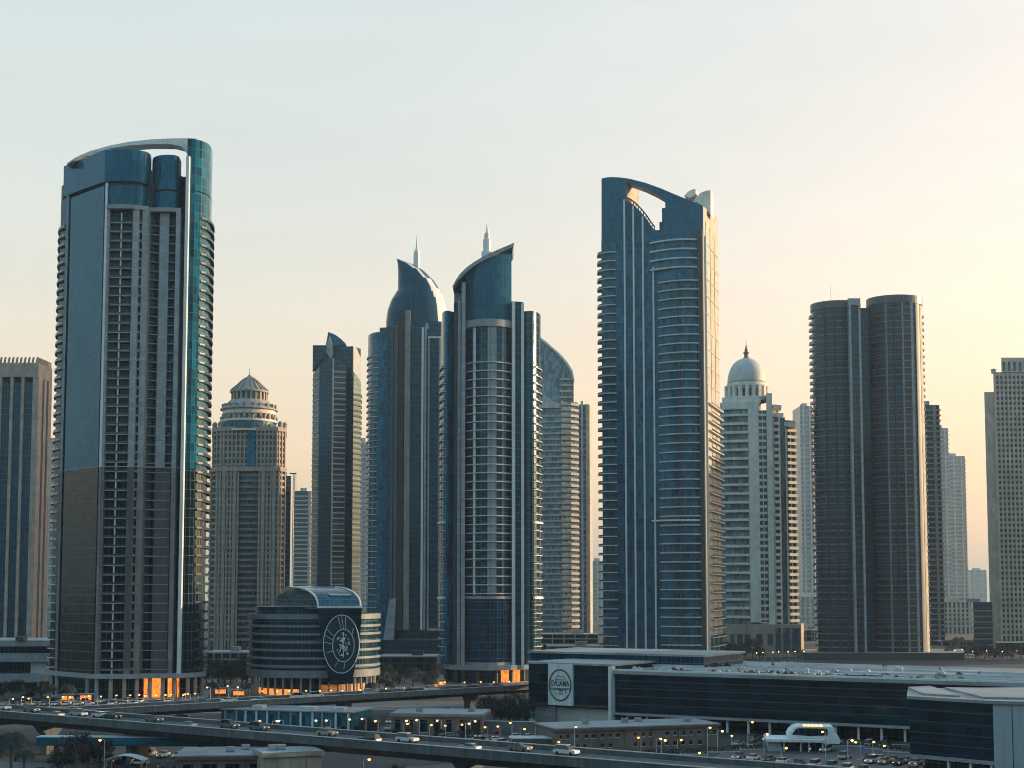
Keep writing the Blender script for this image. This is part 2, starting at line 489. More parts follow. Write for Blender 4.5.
matte('lower_stone', (.19, .175, .168), joints=(2.2, 3.35, .6), rough=.5)  # browner pier tone, carrying on the painted city reflection
# corner fins and piers
for a, b, d0, d1, z1, mt in ((55.2, 58, 17.5, 19.5, t.z(192, 18), 'steel_panel'), (95, 97.2, -.4, 3, t.z(183), 'pale_fin'), (97.2, 100, .2, 3, t.z(206), 'steel_panel'),
                             (123.7, 130, .3, 3.2, t.z(206), 'steel_panel'), (133.5, 139.5, 1.3, 5, t.z(206), 'steel_panel'),
                             (168, 172.5, 3.6, 8, t.z(209), 'steel_panel')):
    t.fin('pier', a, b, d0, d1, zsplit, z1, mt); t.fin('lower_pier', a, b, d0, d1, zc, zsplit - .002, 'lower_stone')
t.fin('column', 111.6, 112.7, .9, 1.7, zc, t.z(212), 'pale_fin')
t.fin('brown_cladding', 151.5, 167.2, 5.2, 7.2, zc, zsplit, 'brown_panel')  # brown strip continuing the painted reflection across the bay
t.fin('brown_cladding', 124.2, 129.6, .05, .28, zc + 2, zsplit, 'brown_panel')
t.fin('cladding', 151.5, 161.0, 5.0, 7.2, zsplit + .4, t.z(210, 5), 'steel_panel')
# white frames over the bays
MB().band(t.path([(97.4, 0), (112, -.2), (124, .2), (140, 2.6)]), -2, .8, t.z(209), t.z(205)).build('bay_frame', 'concrete', t.root)
MB().band(t.path([(141, 4), (150, 3.8), (160, 3.7), (173, 4.6)]), -2, .6, t.z(212, 4), t.z(208, 4)).build('bay_frame', 'concrete', t.root)
# floor slabs / balconies
zs = floors(zc + 1.2, t.z(216), FH)
t.ledges('floor_slab', t.path([(100.1, .9), (123.6, 1.0)]), zs, -1.2, .25, .32, ('concrete', 'balcony_pane'), rail=.6)
zs2 = floors(zc + 1.2, t.z(216), FH)
t.ledges('bay_ledge', t.path([(139.6, 4.6), (151, 5.4), (167.6, 5.2)]), zs2, -2.2, .25, .30, ('concrete', 'balcony_pane'))
t.ledges('sill', t.path([(130.1, 1.6), (133.4, 1.9)]), zs, -1, .2, .9, mats=('steel_panel', 'steel_panel'))
rp = t.path([(193.5, 8.6), (198.5, 10.5), (203, 14.2), (205.6, 19), (206.2, 25), (205.6, 31)])
t.ledges('balcony', rp, floors(zc + 1.2, t.z(216, 10), FH), -1.6, .6, .35, ('city_stone', 'balcony_pane'), rail=.6)  # slabs in dark stone: the shade of this end is painted in
lp = t.path([(49.6, 33), (48.6, 27), (50, 23), (55, 19.2)])
t.ledges('end_balcony', lp, floors(zc + 1.2, t.z(222, 24), FH), -1.4, .45, .35, rail=.6)
# glass caps
capa = t.path([(53.4, 20), (75, 9.4), (95, .2), (110, -.5), (122, -.2)]) + smooth_path(t.path([(130, .9), (136, 2.8), (139.6, 6.0), (140.2, 10)]), 3) + t.path([(140, 30), (54, 34)])
capa = offset(capa, .55, True)
t.prism('corner_cap', capa, t.z(181.5), ztop1, 'teal_glass_fine')
nk = offset(capa, -1.6, True)
t.prism('shadow_joint', nk, t.z(181.5) - 1.6, t.z(181.5) - .002, 'dark_metal')
capb = t.path([(97.6, .4), (110, -.2), (122, .1)]) + smooth_path(t.path([(130, 1.1), (135.6, 3), (139, 6.2), (139.6, 10)]), 3) + t.path([(139, 14), (97.6, 14)])
t.prism('bay_cap', capb, t.z(205), t.z(185), 'teal_glass_fine')
t.prism('left_wing', t.path([(53.4, 20.6), (60, 17.2), (60, 24), (54, 28)]), t.z(225, 20), t.z(186, 18), 'teal_glass_fine')
bay2 = smooth_path(t.path([(142.5, 11), (143.6, 7), (149, 4.4), (157, 3.4), (166, 4), (170, 6)]), 3) + t.path([(172.4, 12), (172.4, 24), (142.5, 24)])
t.prism('bay_drum', bay2, t.z(208, 4), t.z(191.2, 4), 'teal_glass_fine')
t.prism('bay_drum', bay2, t.z(189.6, 4), ztop2, 'teal_glass_fine')
# right volume with its rounded end
rv = t.path([(178.4, 5.2), (187.0, 6.2), (193, 8.0)]) + smooth_path(t.path([(198.5, 10.6), (202.4, 15), (204.2, 21), (204.2, 28), (202, 36)]), 4) + t.path([(192, 44), (178.4, 44)])
t.prism('round_wing', rv, zsplit, t.z(192.6, 8), 'wing_glass')
t.prism('round_wing_base', offset(rv, -.08, True), zc, zsplit - .002, 'dark_glass')  # darker glass below the split paints the mirrored city here too
t.prism('round_wing_cap', rv, t.z(191.6, 8), ztop3, 'wing_glass')
t.fin('front_fin', 177.2, 180.4, 3.6, 6.4, zc, t.z(157, 5), 'pale_fin')
# roof arch
up = [(66.5, 163.5), (75, 157.6), (90, 151), (110, 145.4), (130, 141.6), (150, 139.4), (170, 138.4), (189.5, 138.2), (197, 138.6)]
lo = [(197, 160), (187.8, 160), (187.2, 154.5), (185.4, 150.4), (181.5, 146.6), (172, 144.2), (150, 144.0), (130, 145.4), (110, 148.2), (90, 154), (75, 159.4), (67, 164.6)]
pts = [(t.x(a, 11, b), 11, t.z(b, 11)) for a, b in up + lo]
MB().extr(pts, (0, 6, 0)).build('roof_arch', 'pale_fin', t.root)
# maintenance lattice along the left roof edge
lat = MB(); zz = ztop1
for i in range(15):
    f = i / 14; xa, ya = t.x(54 + 46 * f, 19 - 17 * f), 21 - 17 * f
    lat.tube([(xa, ya, zz - .2), (xa, ya, zz + 1.2 + 2.2 * math.sin(f * 3))], .12, 5)
    if i < 14:
        g_ = (i + 1) / 14; xb, yb = t.x(54 + 46 * g_, 19 - 17 * g_), 21 - 17 * g_
        for h in (.95, .5): lat.tube([(xa, ya, zz + h * (1.2 + 2.2 * math.sin(f * 3))), (xb, yb, zz + h * (1.2 + 2.2 * math.sin(g_ * 3)))], .12, 5)
lat.build('roof_railing', 'pale_fin', t.root)
# base: canopy, columns, lobby
can = t.path([(46, 24), (60, 14.5), (97, -2.4), (125, -2.2), (150, 1.5), (180, 3), (196, 7), (207, 16), (207, 40), (60, 50), (46, 38)])
t.prism('canopy', can, zc - 1.6, zc, 'concrete', 'concrete')
for px, dy in ((52, 21), (57.5, 17), (88, 3.2), (97, -.8), (111, -1.4), (124.5, -1), (137, 0.2), (150, 2.5), (163, 3.4), (174, 4), (188, 6), (195, 9), (202, 15)):
    MB().lathe([(.75, 0), (.75, zc - 1.6)], t.x(px, dy), dy + .9, 14).build('lobby_column', 'beige_stone' if 105 < px < 200 else 'concrete', t.root)
glow('lobby_light', (1.0, .24, .03), .42, patt=(2.3, .55, 1))
glow('lobby_dim', (1.0, .30, .06), .09, patt=(2.0, .6, 1))
MB().band(t.path([(125, 5), (150, 6), (168, 8), (192, 12)]), -.3, 0, .3, zc - 1.7).build('lobby_glazing', 'lobby_light', t.root)
MB().band(t.path([(60, 20), (97, 6), (124, 5.2)]), -.3, 0, .3, zc - 1.7).build('ground_floor_glazing', 'dark_glass', t.root)
mb = MB()
for i in range(26):
    x_ = t.x(125 + 66 * i / 25, 6 + 5 * i / 25); mb.box(x_ - .12, x_ + .12, 5 + 6 * i / 25 - .4, 5 + 6 * i / 25, .3, zc - 1.7)
mb.build('lobby_mullions', 'dark_metal', t.root)
t.prism('plinth', t.path([(44, 20), (97, -6), (150, -3), (208, 8), (212, 40), (44, 52)]), 0, .5, 'concrete', 'concrete')

# ================================================================== T3: centre tower with the upswept blade roof
t = T3 = Tower('blade_roof_tower', 'blue tower in the middle with an upswept pointed blade roof and banded round front bay', 594, 488, 560)
FH = 3.5
zb = t.z(664); zring = t.z(320.5)
body = t.path([(453, 6), (457, 5), (464.5, 3)]) + [t.pt(464.5 + 47.5 * i / 14, 2.6 - 3.6 * math.sin(math.pi * i / 14)) for i in range(15)] + t.path([(523, 4), (523, 34), (453, 34)])
t.prism('core_wall', body, 0, t.z(300), 'navy_glass')
# front bay: glass, ring, ledges
bayp = [t.pt(467 + 43 * i / 18, 1.2 - 5.2 * math.sin(math.pi * i / 18) ** .8) for i in range(19)]
MB().band(bayp, -1.5, .4, zb, t.z(597)).build('base_glass', 'navy_glass', t.root)
MB().band(bayp, -1.5, 0, t.z(595), t.z(328)).build('bay_glass', 'navy_glass', t.root)
for i, w, mt in ((3, .5, 'pale_fin'), (7, 1.1, 'grey_glass'), (9, .5, 'steel_panel'), (11, 1.3, 'steel_panel'), (12, .25, 'pale_fin'), (15, .3, 'steel_panel')):
    x_, y_ = bayp[i]
    MB().box(x_ - w, x_ + w, y_ - .35, y_ + .8, t.z(595), t.z(328)).build('bay_mullion', mt, t.root)
MB().band(bayp, -.5, 1.2, t.z(328), t.z(321)).build('crown_ring', 'concrete', t.root)
MB().band(bayp, -.5, 1.1, t.z(599), t.z(596)).build('belt', 'concrete', t.root)
MB().band(bayp, -.5, 1.1, t.z(667), t.z(662)).build('belt', 'concrete', t.root)
t.ledges('bay_ledge', bayp, floors(t.z(594), t.z(356), 3.62), -.3, .9, .42)
# pointed blade crown
cur = [(453, 289), (456, 283), (460, 277), (467, 270), (475, 264.3), (483, 259.6), (491, 255.6), (500, 251.6), (507, 248.8), (512, 246.6)]
rings_t = []
def crown_top(px): 
    for (a, za), (b, zb_) in zip(cur, cur[1:]):
        if px <= b: return za + (zb_ - za) * (px - a) / (b - a)
    return cur[-1][1]
crp = [(453.3, 9), (458, 6.5), (464, 4)] + [(464.5 + 47 * i / 16, 3.4 - 5.4 * math.sin(math.pi * (.12 + .80 * i / 16))) for i in range(17)]
base = [t.pt(a, b) for a, b in crp] + [t.pt(511.5, 13), t.pt(500, 20), t.pt(470, 20), t.pt(454, 15)]
tops = [t.z(crown_top(a) + 2.2, b) for a, b in crp] + [t.z(crown_top(a) + 2.2, 6) for a in (511.5, 500, 470, 454)]
MB().prism(base, t.z(322), tops, 0, 1, sides=[2, 2, 3] + [0] * (len(base) - 3)).build('blade_crown', ['teal_glass_fine', 'roof_membrane', 'grey_glass', 'dark_metal'], t.root)
lipu = [(t.x(a, 2, b), 0, t.z(b, 2)) for a, b in cur + [(514.2, 245.4)]]
lipl = [(t.x(a + .8, 2, b), 0, t.z(b + (3.4 if a > 456 else 1), 2)) for a, b in cur + [(511.8, 250)]]
MB().extr([(x_, -3.2, z_) for x_, _, z_ in lipu + lipl[::-1]], (0, 24, 0)).build('roof_blade', 'steel_panel', t.root)
# fins
t.fin('fin', 457.0, 460.3, .6, 4.5, zb - 2, t.z(300), 'steel_panel')
t.fin('fin', 460.9, 464.8, -1.6, 4.5, zb - 2, t.z(283), 'steel_panel')
t.fin('dark_recess', 453.2, 456.9, 3.2, 6, zb - 2, t.z(311), 'dark_metal')
t.fin('fin', 511.8, 515.2, -1.0, 4, zb - 2, t.z(302), 'pale_fin')
t.fin('shaft', 515.3, 521.2, .4, 5, zb - 2, t.z(302), 'navy_glass')
t.fin('fin', 521.3, 524.2, -.4, 5, zb - 2, t.z(303), 'pale_fin')
# rounded side wings
lw = [t.pt(453, 5)] + []
lw = arc(t.x(447.2, 12), 14, t.x(453.4, 12) - t.x(447.2, 12) + .1, 11, 180, 285, 9) + t.path([(453.2, 6), (453.2, 30), (441, 30)])
t.prism('side_wing', lw, zb, t.z(312, 6), 'teal_glass')
rw = t.path([(523.8, 26), (523.8, 4.5)]) + arc(t.x(530, 12), 15, t.x(540.6, 12) - t.x(530, 12), 11.5, 262, 360, 10) + t.path([(540.6, 28)])
t.prism('side_wing', rw, zb, t.z(312, 6), 'navy_glass')
t.fin('edge_fin', 538.6, 540.9, 13.8, 17, t.z(380), t.z(312, 8), 'pale_fin')
lbp = arc(t.x(447.2, 12), 14, t.x(453.4, 12) - t.x(447.2, 12) + .6, 11.2, 170, 262, 8)
rbp = arc(t.x(530.2, 12), 15, t.x(540.6, 12) - t.x(530, 12) + .1, 11.6, 285, 372, 8)
t.ledges('balcony', lbp, floors(t.z(655, 8), t.z(365, 8), FH), -1.2, .6, .35, rail=.6)
t.ledges('end_balcony', rbp, floors(t.z(655, 8), t.z(368, 8), FH), -1.2, .7, .35, rail=.6)
for py in (523, 598):
    MB().band(lbp, -1, 1.1, t.z(py + 1, 8), t.z(py - 1, 8)).build('belt', 'pale_fin', t.root)
    MB().band(rbp, -1, 1.1, t.z(py + 1, 8), t.z(py - 1, 8)).build('belt', 'pale_fin', t.root)
# spire
mb = MB(); xs = t.x(486.6, 12, 250)
mb.box(xs - 2.2, xs + 2.0, 10, 14, t.z(266), t.z(252.5, 12))
mb.lathe([(1.75, t.z(254, 12)), (1.7, t.z(239.5, 12)), (1.25, t.z(238.6, 12)), (1.2, t.z(234, 12)), (.7, t.z(233, 12)), (.35, t.z(228, 12)), (.1, t.z(223, 12))], xs + .2, 12, 12)
mb.build('spire', 'pale_fin', t.root)
# base
t.prism('canopy', t.path([(441, 12), (453, 1), (466, -3), (488, -6), (511, -3), (528, 2), (541, 12), (541, 30), (441, 30)]), zb - 2.4, zb - .4, 'concrete', 'concrete')
for px, dy in ((446, 8), (457, 1), (464, -1.5), (478, -4), (496, -4), (511, -1), (523, 2), (537, 9)):
    MB().lathe([(.9, 0), (.9, zb - 2.4)], t.x(px, dy), dy + 1, 12).build('lobby_column', 'dark_metal', t.root)
MB().band(t.path([(444, 12), (470, 5)]), -.3, 0, .3, zb - 2.5).build('ground_floor_glazing', 'dark_glass', t.root)
MB().band(t.path([(471, 5), (494, 4)]), -.3, 0, .3, zb - 2.5).build('ground_floor_glazing', 'lobby_dim', t.root)
MB().band(t.path([(495, -.5), (520, 2.5)]), -.3, 0, .3, zb - 2.5).build('lobby_glazing', 'lobby_light', t.root)

# ================================================================== T2: bullet-crowned tower behind it
t = T2 = Tower('bullet_crown_tower', 'dark blue tower with a bullet shaped crown sliced to a point and a thin spire', 840, 405, 560)
FH = 3.7
body = t.path([(386, 6), (392, 2), (409, 0), (421, 0), (440, 2), (446, 8), (446, 46), (386, 46)])
t.prism('core_wall', body, 0, t.z(322, 4), 'navy_glass')
lw = smooth_path(t.path([(366.6, 22), (367, 13), (371, 6), (378, 2), (385.5, 1.6)]), 3) + t.path([(385.5, 30), (366.6, 30)])
t.prism('side_wing', lw, 0, t.z(333, 6), 'teal_glass')
t.prism('wing_step', t.path([(378, 3), (389.5, 1), (389.5, 26), (378, 26)]), 0, t.z(328, 4), 'navy_glass')
t.ledges('balcony', smooth_path(t.path([(366.8, 20), (367.2, 13), (371, 6), (377.6, 2.4)]), 3), floors(t.z(620, 6), t.z(352, 6), FH), -1, 1.0, .4, rail=.6)
for a, b, d, pt_, mt in ((389.6, 392, -1.0, 327, 'dusk_panel'), (393, 396.6, -1.4, 325, 'dusk_panel'), (397.2, 402.6, -2.2, 311, 'city_stone'), (403.4, 409, -2.8, 311, 'grey_stone'),
                       (420.6, 422.6, -1.8, 328, 'pale_fin'), (423.4, 425.4, -1.4, 327, 'steel_panel')):
    t.fin('pier', a, b, d, 3, t.z(630), t.z(pt_), mt)
for a, b in ((427, 428.6), (438, 440)): t.fin('panel_frame', a, b, -1.2, 1.5, t.z(628), t.z(337), 'steel_panel')
t.fin('panel_frame', 427, 440, -1.2, 1.5, t.z(631), t.z(628), 'steel_panel')
t.fin('framed_panel', 428.7, 437.9, .2, 1.6, t.z(628), t.z(338.5), 'smoke_glass')
t.fin('panel_frame', 427, 440, -1.3, 1.5, t.z(338.4), t.z(336.8), 'pale_fin')
t.fin('roof_box', 424, 427.5, 0, 3, t.z(329), t.z(323), 'steel_panel')
# crown: stacked rings between measured left and right edges
L = [(333, 385.6), (320, 386), (310, 387.4), (300, 391), (294, 394.6), (289.5, 397.6), (280, 397.8), (270, 397.8), (263, 397.4), (258.4, 396.6)]
Rr = [(333, 448.5), (320, 447.8), (310, 446.6), (300, 444.2), (294, 442), (289.5, 440), (280, 433.8), (270, 423.6), (263, 411), (258.4, 397.6)]
rings = []; NS = 80
for (py, a), (_, b) in zip(L, Rr):
    xa, xb = t.x(a, 14, py), t.x(b, 14, py); z_ = t.z(py, 14); cx, ax = (xa + xb) / 2, (xb - xa) / 2
    rings.append([(cx + ax * math.cos(2 * math.pi * i / NS), 16 + max(1.2, min(16, ax * .95)) * math.sin(2 * math.pi * i / NS), z_) for i in range(NS)])
def crown_m(k, i):
    a = 360 * (i + .5) / NS
    a = a if a < 180 else a - 360
    k = min(k, 8)
    if -(45, 45, 46, 49, 52, 55, 64, 76, 84)[k] < a < 70: return 1 if a < -(-70, -70, -70, -60, 14, 33, 50, 52, 52)[k] else 2
    return 0
curtain('crown_glass', (.006, .058, .092), 1.25, 60, ior=1.32, mu=.3, line=(.012, .028, .040), vary=.25)
MB().loft(rings, fm=crown_m).build('bullet_crown', ['crown_glass', 'pale_fin', 'grey_glass'], t.root)
mb = MB(); xs = t.x(416.8, 16, 250)
mb.lathe([(2.1, t.z(280, 16)), (2.0, t.z(253, 16)), (1.5, t.z(250.5, 16)), (.8, t.z(249, 16)), (.45, t.z(243, 16)), (.1, t.z(235.5, 16))], xs, 16, 12); mb.build('spire', 'pale_fin', t.root)
# slanted buttress at the foot
mb = MB(); mb.extr([(t.x(a), -4, t.z(b)) for a, b in ((383, 650), (390, 600), (397, 597), (394, 650))], (0, 5, 0)); mb.build('buttress', 'steel_panel', t.root)
t.prism('podium', t.path([(372, -4), (448, -6), (448, 40), (372, 40)]), 0, t.z(640, -5), 'navy_glass')

# ================================================================== T4: tower with a portal cut through its crown
t = T4 = Tower('portal_tower', 'tall blue tower with a portal cut through its curved crown and a sunlit right flank', 690, 660, 560)
FH = 4.5
def yl(px): return 14 - 14 * (px - 602) / (703 - 602)            # front face turns away to the left
roofc = [(601.5, 178.6), (606, 177.4), (612, 177.0), (620, 177.4), (630, 178.8), (645, 182.6), (660, 188), (675, 194.4), (690, 200.4), (700, 204.4)]
def fx(px, py, d=0): return t.x(px, yl(px) + d, py)
def fz(px, py, d=0): return t.z(py, yl(px) + d)
def fpt(px, py, d=0): return (fx(px, py, d), yl(px) + d, fz(px, py, d))
zsh = t.z(232)
low = [t.pt(602.9, 14), t.pt(624, 11), t.pt(652, 7.1), t.pt(699, .6), t.pt(704.6, .3), t.pt(721.4, 46), t.pt(640, 52), t.pt(604, 44)]
t.prism('core_wall', low, 0, zsh, 'teal_glass')
# crown slab with the portal, front skin then depth
def wall(outline, d0, dep, name, mats):
    return MB().extr([fpt(a, b, d0) for a, b in outline], (1.5, dep, 0), 0, 1 if len(mats) > 1 else None).build(name, mats, t.root)
CM = ['concrete', 'teal_glass_fine']
wall([(601.5, 239)] + roofc[:4] + [(626, 178.2), (626, 239)], -.4, 8, 'crown_pylon', CM)
wall([(626.02, 182.2)] + [(626.02, 178.2)] + roofc[4:7] + [(665.2, 190.2), (665.2, 199), (656, 193.6), (645, 188.4), (634, 184.4)], -.4, 7.8, 'crown_lintel', CM)
wall([(665.22, 190.2)] + roofc[7:] + [(703, 206), (703, 239), (662, 239), (662, 208), (665.22, 208)], -.4, 7.9, 'crown_pylon', CM)
stp = [(626.04, 239), (626.04, 200.5), (631, 203), (636, 207), (641, 212), (646, 218), (650, 224), (654.5, 230), (661.9, 230.2), (661.9, 239)]
wall(stp, -.2, 7, 'stepped_sill', CM)
xa_, xb_ = fx(626.2, 200), fx(639, 200, 14); ya_ = yl(626)
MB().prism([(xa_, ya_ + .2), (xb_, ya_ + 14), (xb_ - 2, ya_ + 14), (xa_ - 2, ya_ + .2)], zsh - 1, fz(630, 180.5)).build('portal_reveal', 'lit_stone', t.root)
mb = MB(); rl = [fpt(a, b - 3.4, .3) for a, b in stp[1:8]]; rb = [fpt(a, b, .3) for a, b in stp[1:8]]
mb.tube(rl, .34, 5)
for a, b in zip(rl, rb): mb.tube([a, b], .26, 5)
for i in range(len(rl) - 1):
    a, b = Vector(rl[i]).lerp(Vector(rl[i + 1]), .5), Vector(rb[i]).lerp(Vector(rb[i + 1]), .5); mb.tube([a, b], .26, 5)
mb.build('stair_railing', 'dark_metal', t.root)
# sunlit flank
flank = [t.pt(704.8, .35), t.pt(721.6, 46)]
FQ = [(flank[0][0], flank[0][1]), (flank[1][0], flank[1][1])]
dn = Vector((FQ[1][1] - FQ[0][1], FQ[0][0] - FQ[1][0])).normalized() * .8
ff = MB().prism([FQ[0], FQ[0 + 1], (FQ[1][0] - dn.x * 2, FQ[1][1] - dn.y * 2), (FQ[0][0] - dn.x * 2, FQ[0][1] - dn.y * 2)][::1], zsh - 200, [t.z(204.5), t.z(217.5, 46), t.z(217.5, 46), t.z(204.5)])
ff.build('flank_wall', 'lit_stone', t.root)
t.prism('rear_crown', [t.pt(662.2, 22), t.pt(702.5, 18), t.pt(717.6, 45), t.pt(664, 48)], zsh, t.z(226, 30), 'grey_glass')
# fins down the front
for a, b in ((626.3, 200), (635.4, 206.5), (645, 217), (655.3, 267)):
    MB().box(fx(a - .8, 560), fx(a + .8, 560), yl(a) - 1.3, yl(a) + .6, t.z(653), fz(a, b)).build('fin', 'pale_fin', t.root)
# corner shaft
sx, sw = t.x(703.6, -1), t.x(707.6, -1) - t.x(703.6, -1)
MB().lathe([(sw, 0), (sw, t.z(232)), (sw * .8, t.z(230.4)), (sw * .3, t.z(229.6))], sx, -.6, 20).build('corner_shaft', 'dark_metal', t.root)
t.fin('corner_trim', 707.4, 709.2, -.2, 4, 0, t.z(236), 'pale_fin')
# curved bands
lbp = [t.pt(618 - 0 * i, 0) for i in range(0)]
lbp = [(t.x(601.8 + 15.7 * i / 9, 12), 13.8 - 2.2 * i / 9 - 3.4 * math.sin(math.pi * (.10 + .62 * i / 9)) + 2.4) for i in range(10)]
lbp = [(t.x(601, 12), 24), (t.x(600.4, 12), 18)] + lbp
t.ledges('balcony', lbp, floors(t.z(655, 12), t.z(246, 12), FH), -2, .5, .5, rail=.7)
rbl = [(t.x(654 + 47.5 * i / 14, 4), yl(654 + 47.5 * i / 14) + .6 - 4.4 * math.sin(math.pi * (.04 + .90 * i / 14))) for i in range(15)]
rbs = [(t.x(662 + 39.5 * i / 14, 4), yl(662 + 39.5 * i / 14) + .3 - 4.0 * math.sin(math.pi * (.04 + .90 * i / 14))) for i in range(15)]
MB().band(rbl, -3, 0, t.z(268), t.z(236)).build('front_bay', 'teal_glass', t.root)
MB().band(rbs, -3, 0, t.z(655), t.z(268.3)).build('front_bay', 'teal_glass', t.root)
t.fin('bay_slot', 680, 682, -1.6, 1.0, t.z(655), t.z(280), 'dark_metal')
t.ledges('front_band', rbl, [t.z(241), t.z(250.2), t.z(259.4), t.z(268.4)], -1, 1.3, .8)
t.ledges('front_balcony', rbs, floors(t.z(655), t.z(277), FH), -.5, 1.5, .6)
t.fin('side_slot', 695.6, 700.6, -.6, 1.2, t.z(655), t.z(276), 'dark_metal')
MB().band(rbl, -1, 1.4, t.z(521), t.z(519.4)).build('belt', 'pale_fin', t.root)
# balconies wrapping the lower flank
fbp = [(FQ[0][0] + (FQ[1][0] - FQ[0][0]) * f, FQ[0][1] + (FQ[1][1] - FQ[0][1]) * f) for f in (.30, .5, .7, .9, 1.0)] + [(FQ[1][0] - 4, FQ[1][1] + 1)]
t.ledges('flank_balcony', fbp, floors(t.z(655, 30), t.z(405, 30), FH), -.4, 1.8, .5, rail=1.0)
t.ledges('flank_string', [FQ[0], FQ[1]], floors(t.z(655), t.z(240, 20), 9.0), -.3, .28, .35, mats=('slab_edge', 'slab_edge'))
for f in (.25, .5, .75):
    q_ = Vector(FQ[0]).lerp(Vector(FQ[1]), f); MB().box(-.3, .3, -.3, .22, 0, t.z(226, 20)).build('flank_pilaster', 'slab_edge', t.root, (q_.x, q_.y, 0), math.atan2(FQ[1][1] - FQ[0][1], FQ[1][0] - FQ[0][0]))
# white sails on the roof
for pts in ([(684, 196), (688, 191.6), (693, 189.2), (695.8, 189.4), (695.4, 194), (690, 198)], [(694, 200), (700, 193), (706, 190.6), (710.6, 190.2), (710.6, 215), (703, 206)]):
    MB().extr([(t.x(a, 16, b), 16, t.z(b, 16)) for a, b in pts], (3, 9, 0)).build('roof_sail', 'cream_render', t.root)

# ================================================================== T5: twin round towers on the right
t = T5 = Tower('twin_cylinder_tower', 'pair of joined dark round towers with a pale slab pier between them', 800, 870, 480)
FH = 3.9
zt1, zt2 = t.z(307), t.z(302)
xl, xr = t.x(815, 10), t.x(855, 10)
c1, r1 = (xl + t.x(865, 10)) / 2, (t.x(865, 10) - xl) / 2
c2, r2 = (t.x(873, 8) + t.x(929, 8)) / 2, (t.x(929, 8) - t.x(873, 8)) / 2
y1, y2 = r1 * .95, r2 * .95 - 1
def ell(cx, cy, rx, ry, n=44): return arc(cx, cy, rx, ry, 0, 360, n)[:-1]
t.prism('left_drum', ell(c1, y1, r1 - .6, y1 - .6), 0, zt1, 'smoke_glass')
t.prism('right_drum', ell(c2, y2, r2 - .8, y2 - .8), 0, zt2, 'smoke_glass')
matte('drum_cap', (.055, .07, .085), rough=.4, var=.1)
t.prism('drum_cap', ell(c1, y1, r1, y1), zt1, t.z(300), 'drum_cap')
t.prism('drum_cap', ell(c2, y2, r2, y2), zt2, t.z(294.4), 'drum_cap')
t.ledges('floor_ledge', arc(c1, y1, r1 - .6, y1 - .6, 182, 300, 16), floors(t.z(655), zt1 - 3, FH), -.3, .24, .35, mats=('grey_stone', 'balcony_pane'))
t.ledges('ring_ledge', arc(c2, y2, r2 - .8, y2 - .8, 196, 302, 16), floors(t.z(655), zt2 - 3, FH), -.3, .24, .35, mats=('grey_stone', 'balcony_pane'))
t.ledges('balcony', arc(c1, y1, r1 - .6, y1 - .6, 166, 196, 5), floors(t.z(655), zt1 - 3, FH), -.5, 1.7, .5, rail=1.0)
t.ledges('end_balcony', arc(c2, y2, r2 - .8, y2 - .8, 338, 372, 6), floors(t.z(655), zt2 - 4, FH), -.5, 1.3, .5, rail=1.0)
for px in (828, 837, 846):
    dx = t.x(px, 2) - c1; dyy = y1 - (y1 - .6) * math.sqrt(max(0, 1 - (dx / (r1 - .6)) ** 2))
    MB().box(dx + c1 - .5, dx + c1 + .5, dyy - .6, dyy + 1.5, 0, zt1).build('pier', 'city_stone', t.root)
def on2(px): 
    dx = t.x(px, 2) - c2; return y2 - (y2 - .8) * math.sqrt(max(0, 1 - (dx / (r2 - .8)) ** 2))
for px, w, mt in ((881, .5, 'city_stone'), (889, .4, 'grey_stone'), (897, .4, 'city_stone'), (905.6, .5, 'grey_stone'), (914.6, .9, 'steel_panel')):
    x_ = t.x(px, on2(px)); MB().box(x_ - w, x_ + w, on2(px) - .9, on2(px) + 2.5, 0, zt2).build('pier', mt, t.root)
x_ = t.x(910.2, on2(910)); MB().box(x_ - 2.1, x_ + 2.1, on2(910) - .35, on2(910) + 2.5, 0, zt2).build('balcony_recess', 'dark_metal', t.root)
stack('recess_slab', MB().box(x_ - 2.2, x_ + 2.2, on2(910) - 1.0, on2(910) + 1, 0, .55).mesh('recess_slab', ['grey_stone']), t.root, floors(t.z(655), zt2 - 3, FH))
MB().band(arc(c2, y2, r2 - .8, y2 - .8, 305, 318, 4), -.5, .55, 0, zt2).build('dark_stripe', 'dark_metal', t.root)
MB().band(arc(c2, y2, r2 - .8, y2 - .8, 320, 372, 10), -.5, .5, 0, zt2 - .5).build('end_cladding', 'lit_stone', t.root)
# slab pier between the drums
for a, b in ((852, 854.2), (861.6, 863.8)): t.fin('slab_frame', a, b, -2.5, 18, 0, t.z(298.4, -2), 'steel_panel')
t.fin('slab_frame', 854.3, 861.5, -2.4, 18, t.z(305, -2), t.z(298.4, -2), 'steel_panel')
t.fin('slab_glazing', 854.3, 861.5, -1.4, 17, 0, t.z(305.2, -2), 'grey_glass')
t.fin('link_wall', 863.9, 874, 14, 30, 0, t.z(308, 14), 'navy_glass')
MB().lathe([(.3, zt1), (.08, t.z(286, 16))], t.x(831, 16, 300), 16, 6).build('mast', 'pale_fin', t.root)
t.prism('podium', t.path([(800, -8), (960, -8), (960, 50), (800, 50)]), 0, 4.0, 'dark_metal', 'roof_gravel')
matte('warm_stone', (.46, .37, .30), joints=(1.6, 3.4, .85))
# ================================================================== domed tower
t = TD = Tower('domed_tower', 'pale tower topped by a large smooth white dome with a lantern and spire', 830, 760, 560)
FH = 3.9; D0 = 10
def dz(py): return t.z(py, D0)
cx = t.x(746.6, 18, 380); cy = 18
white = 'cream_render'
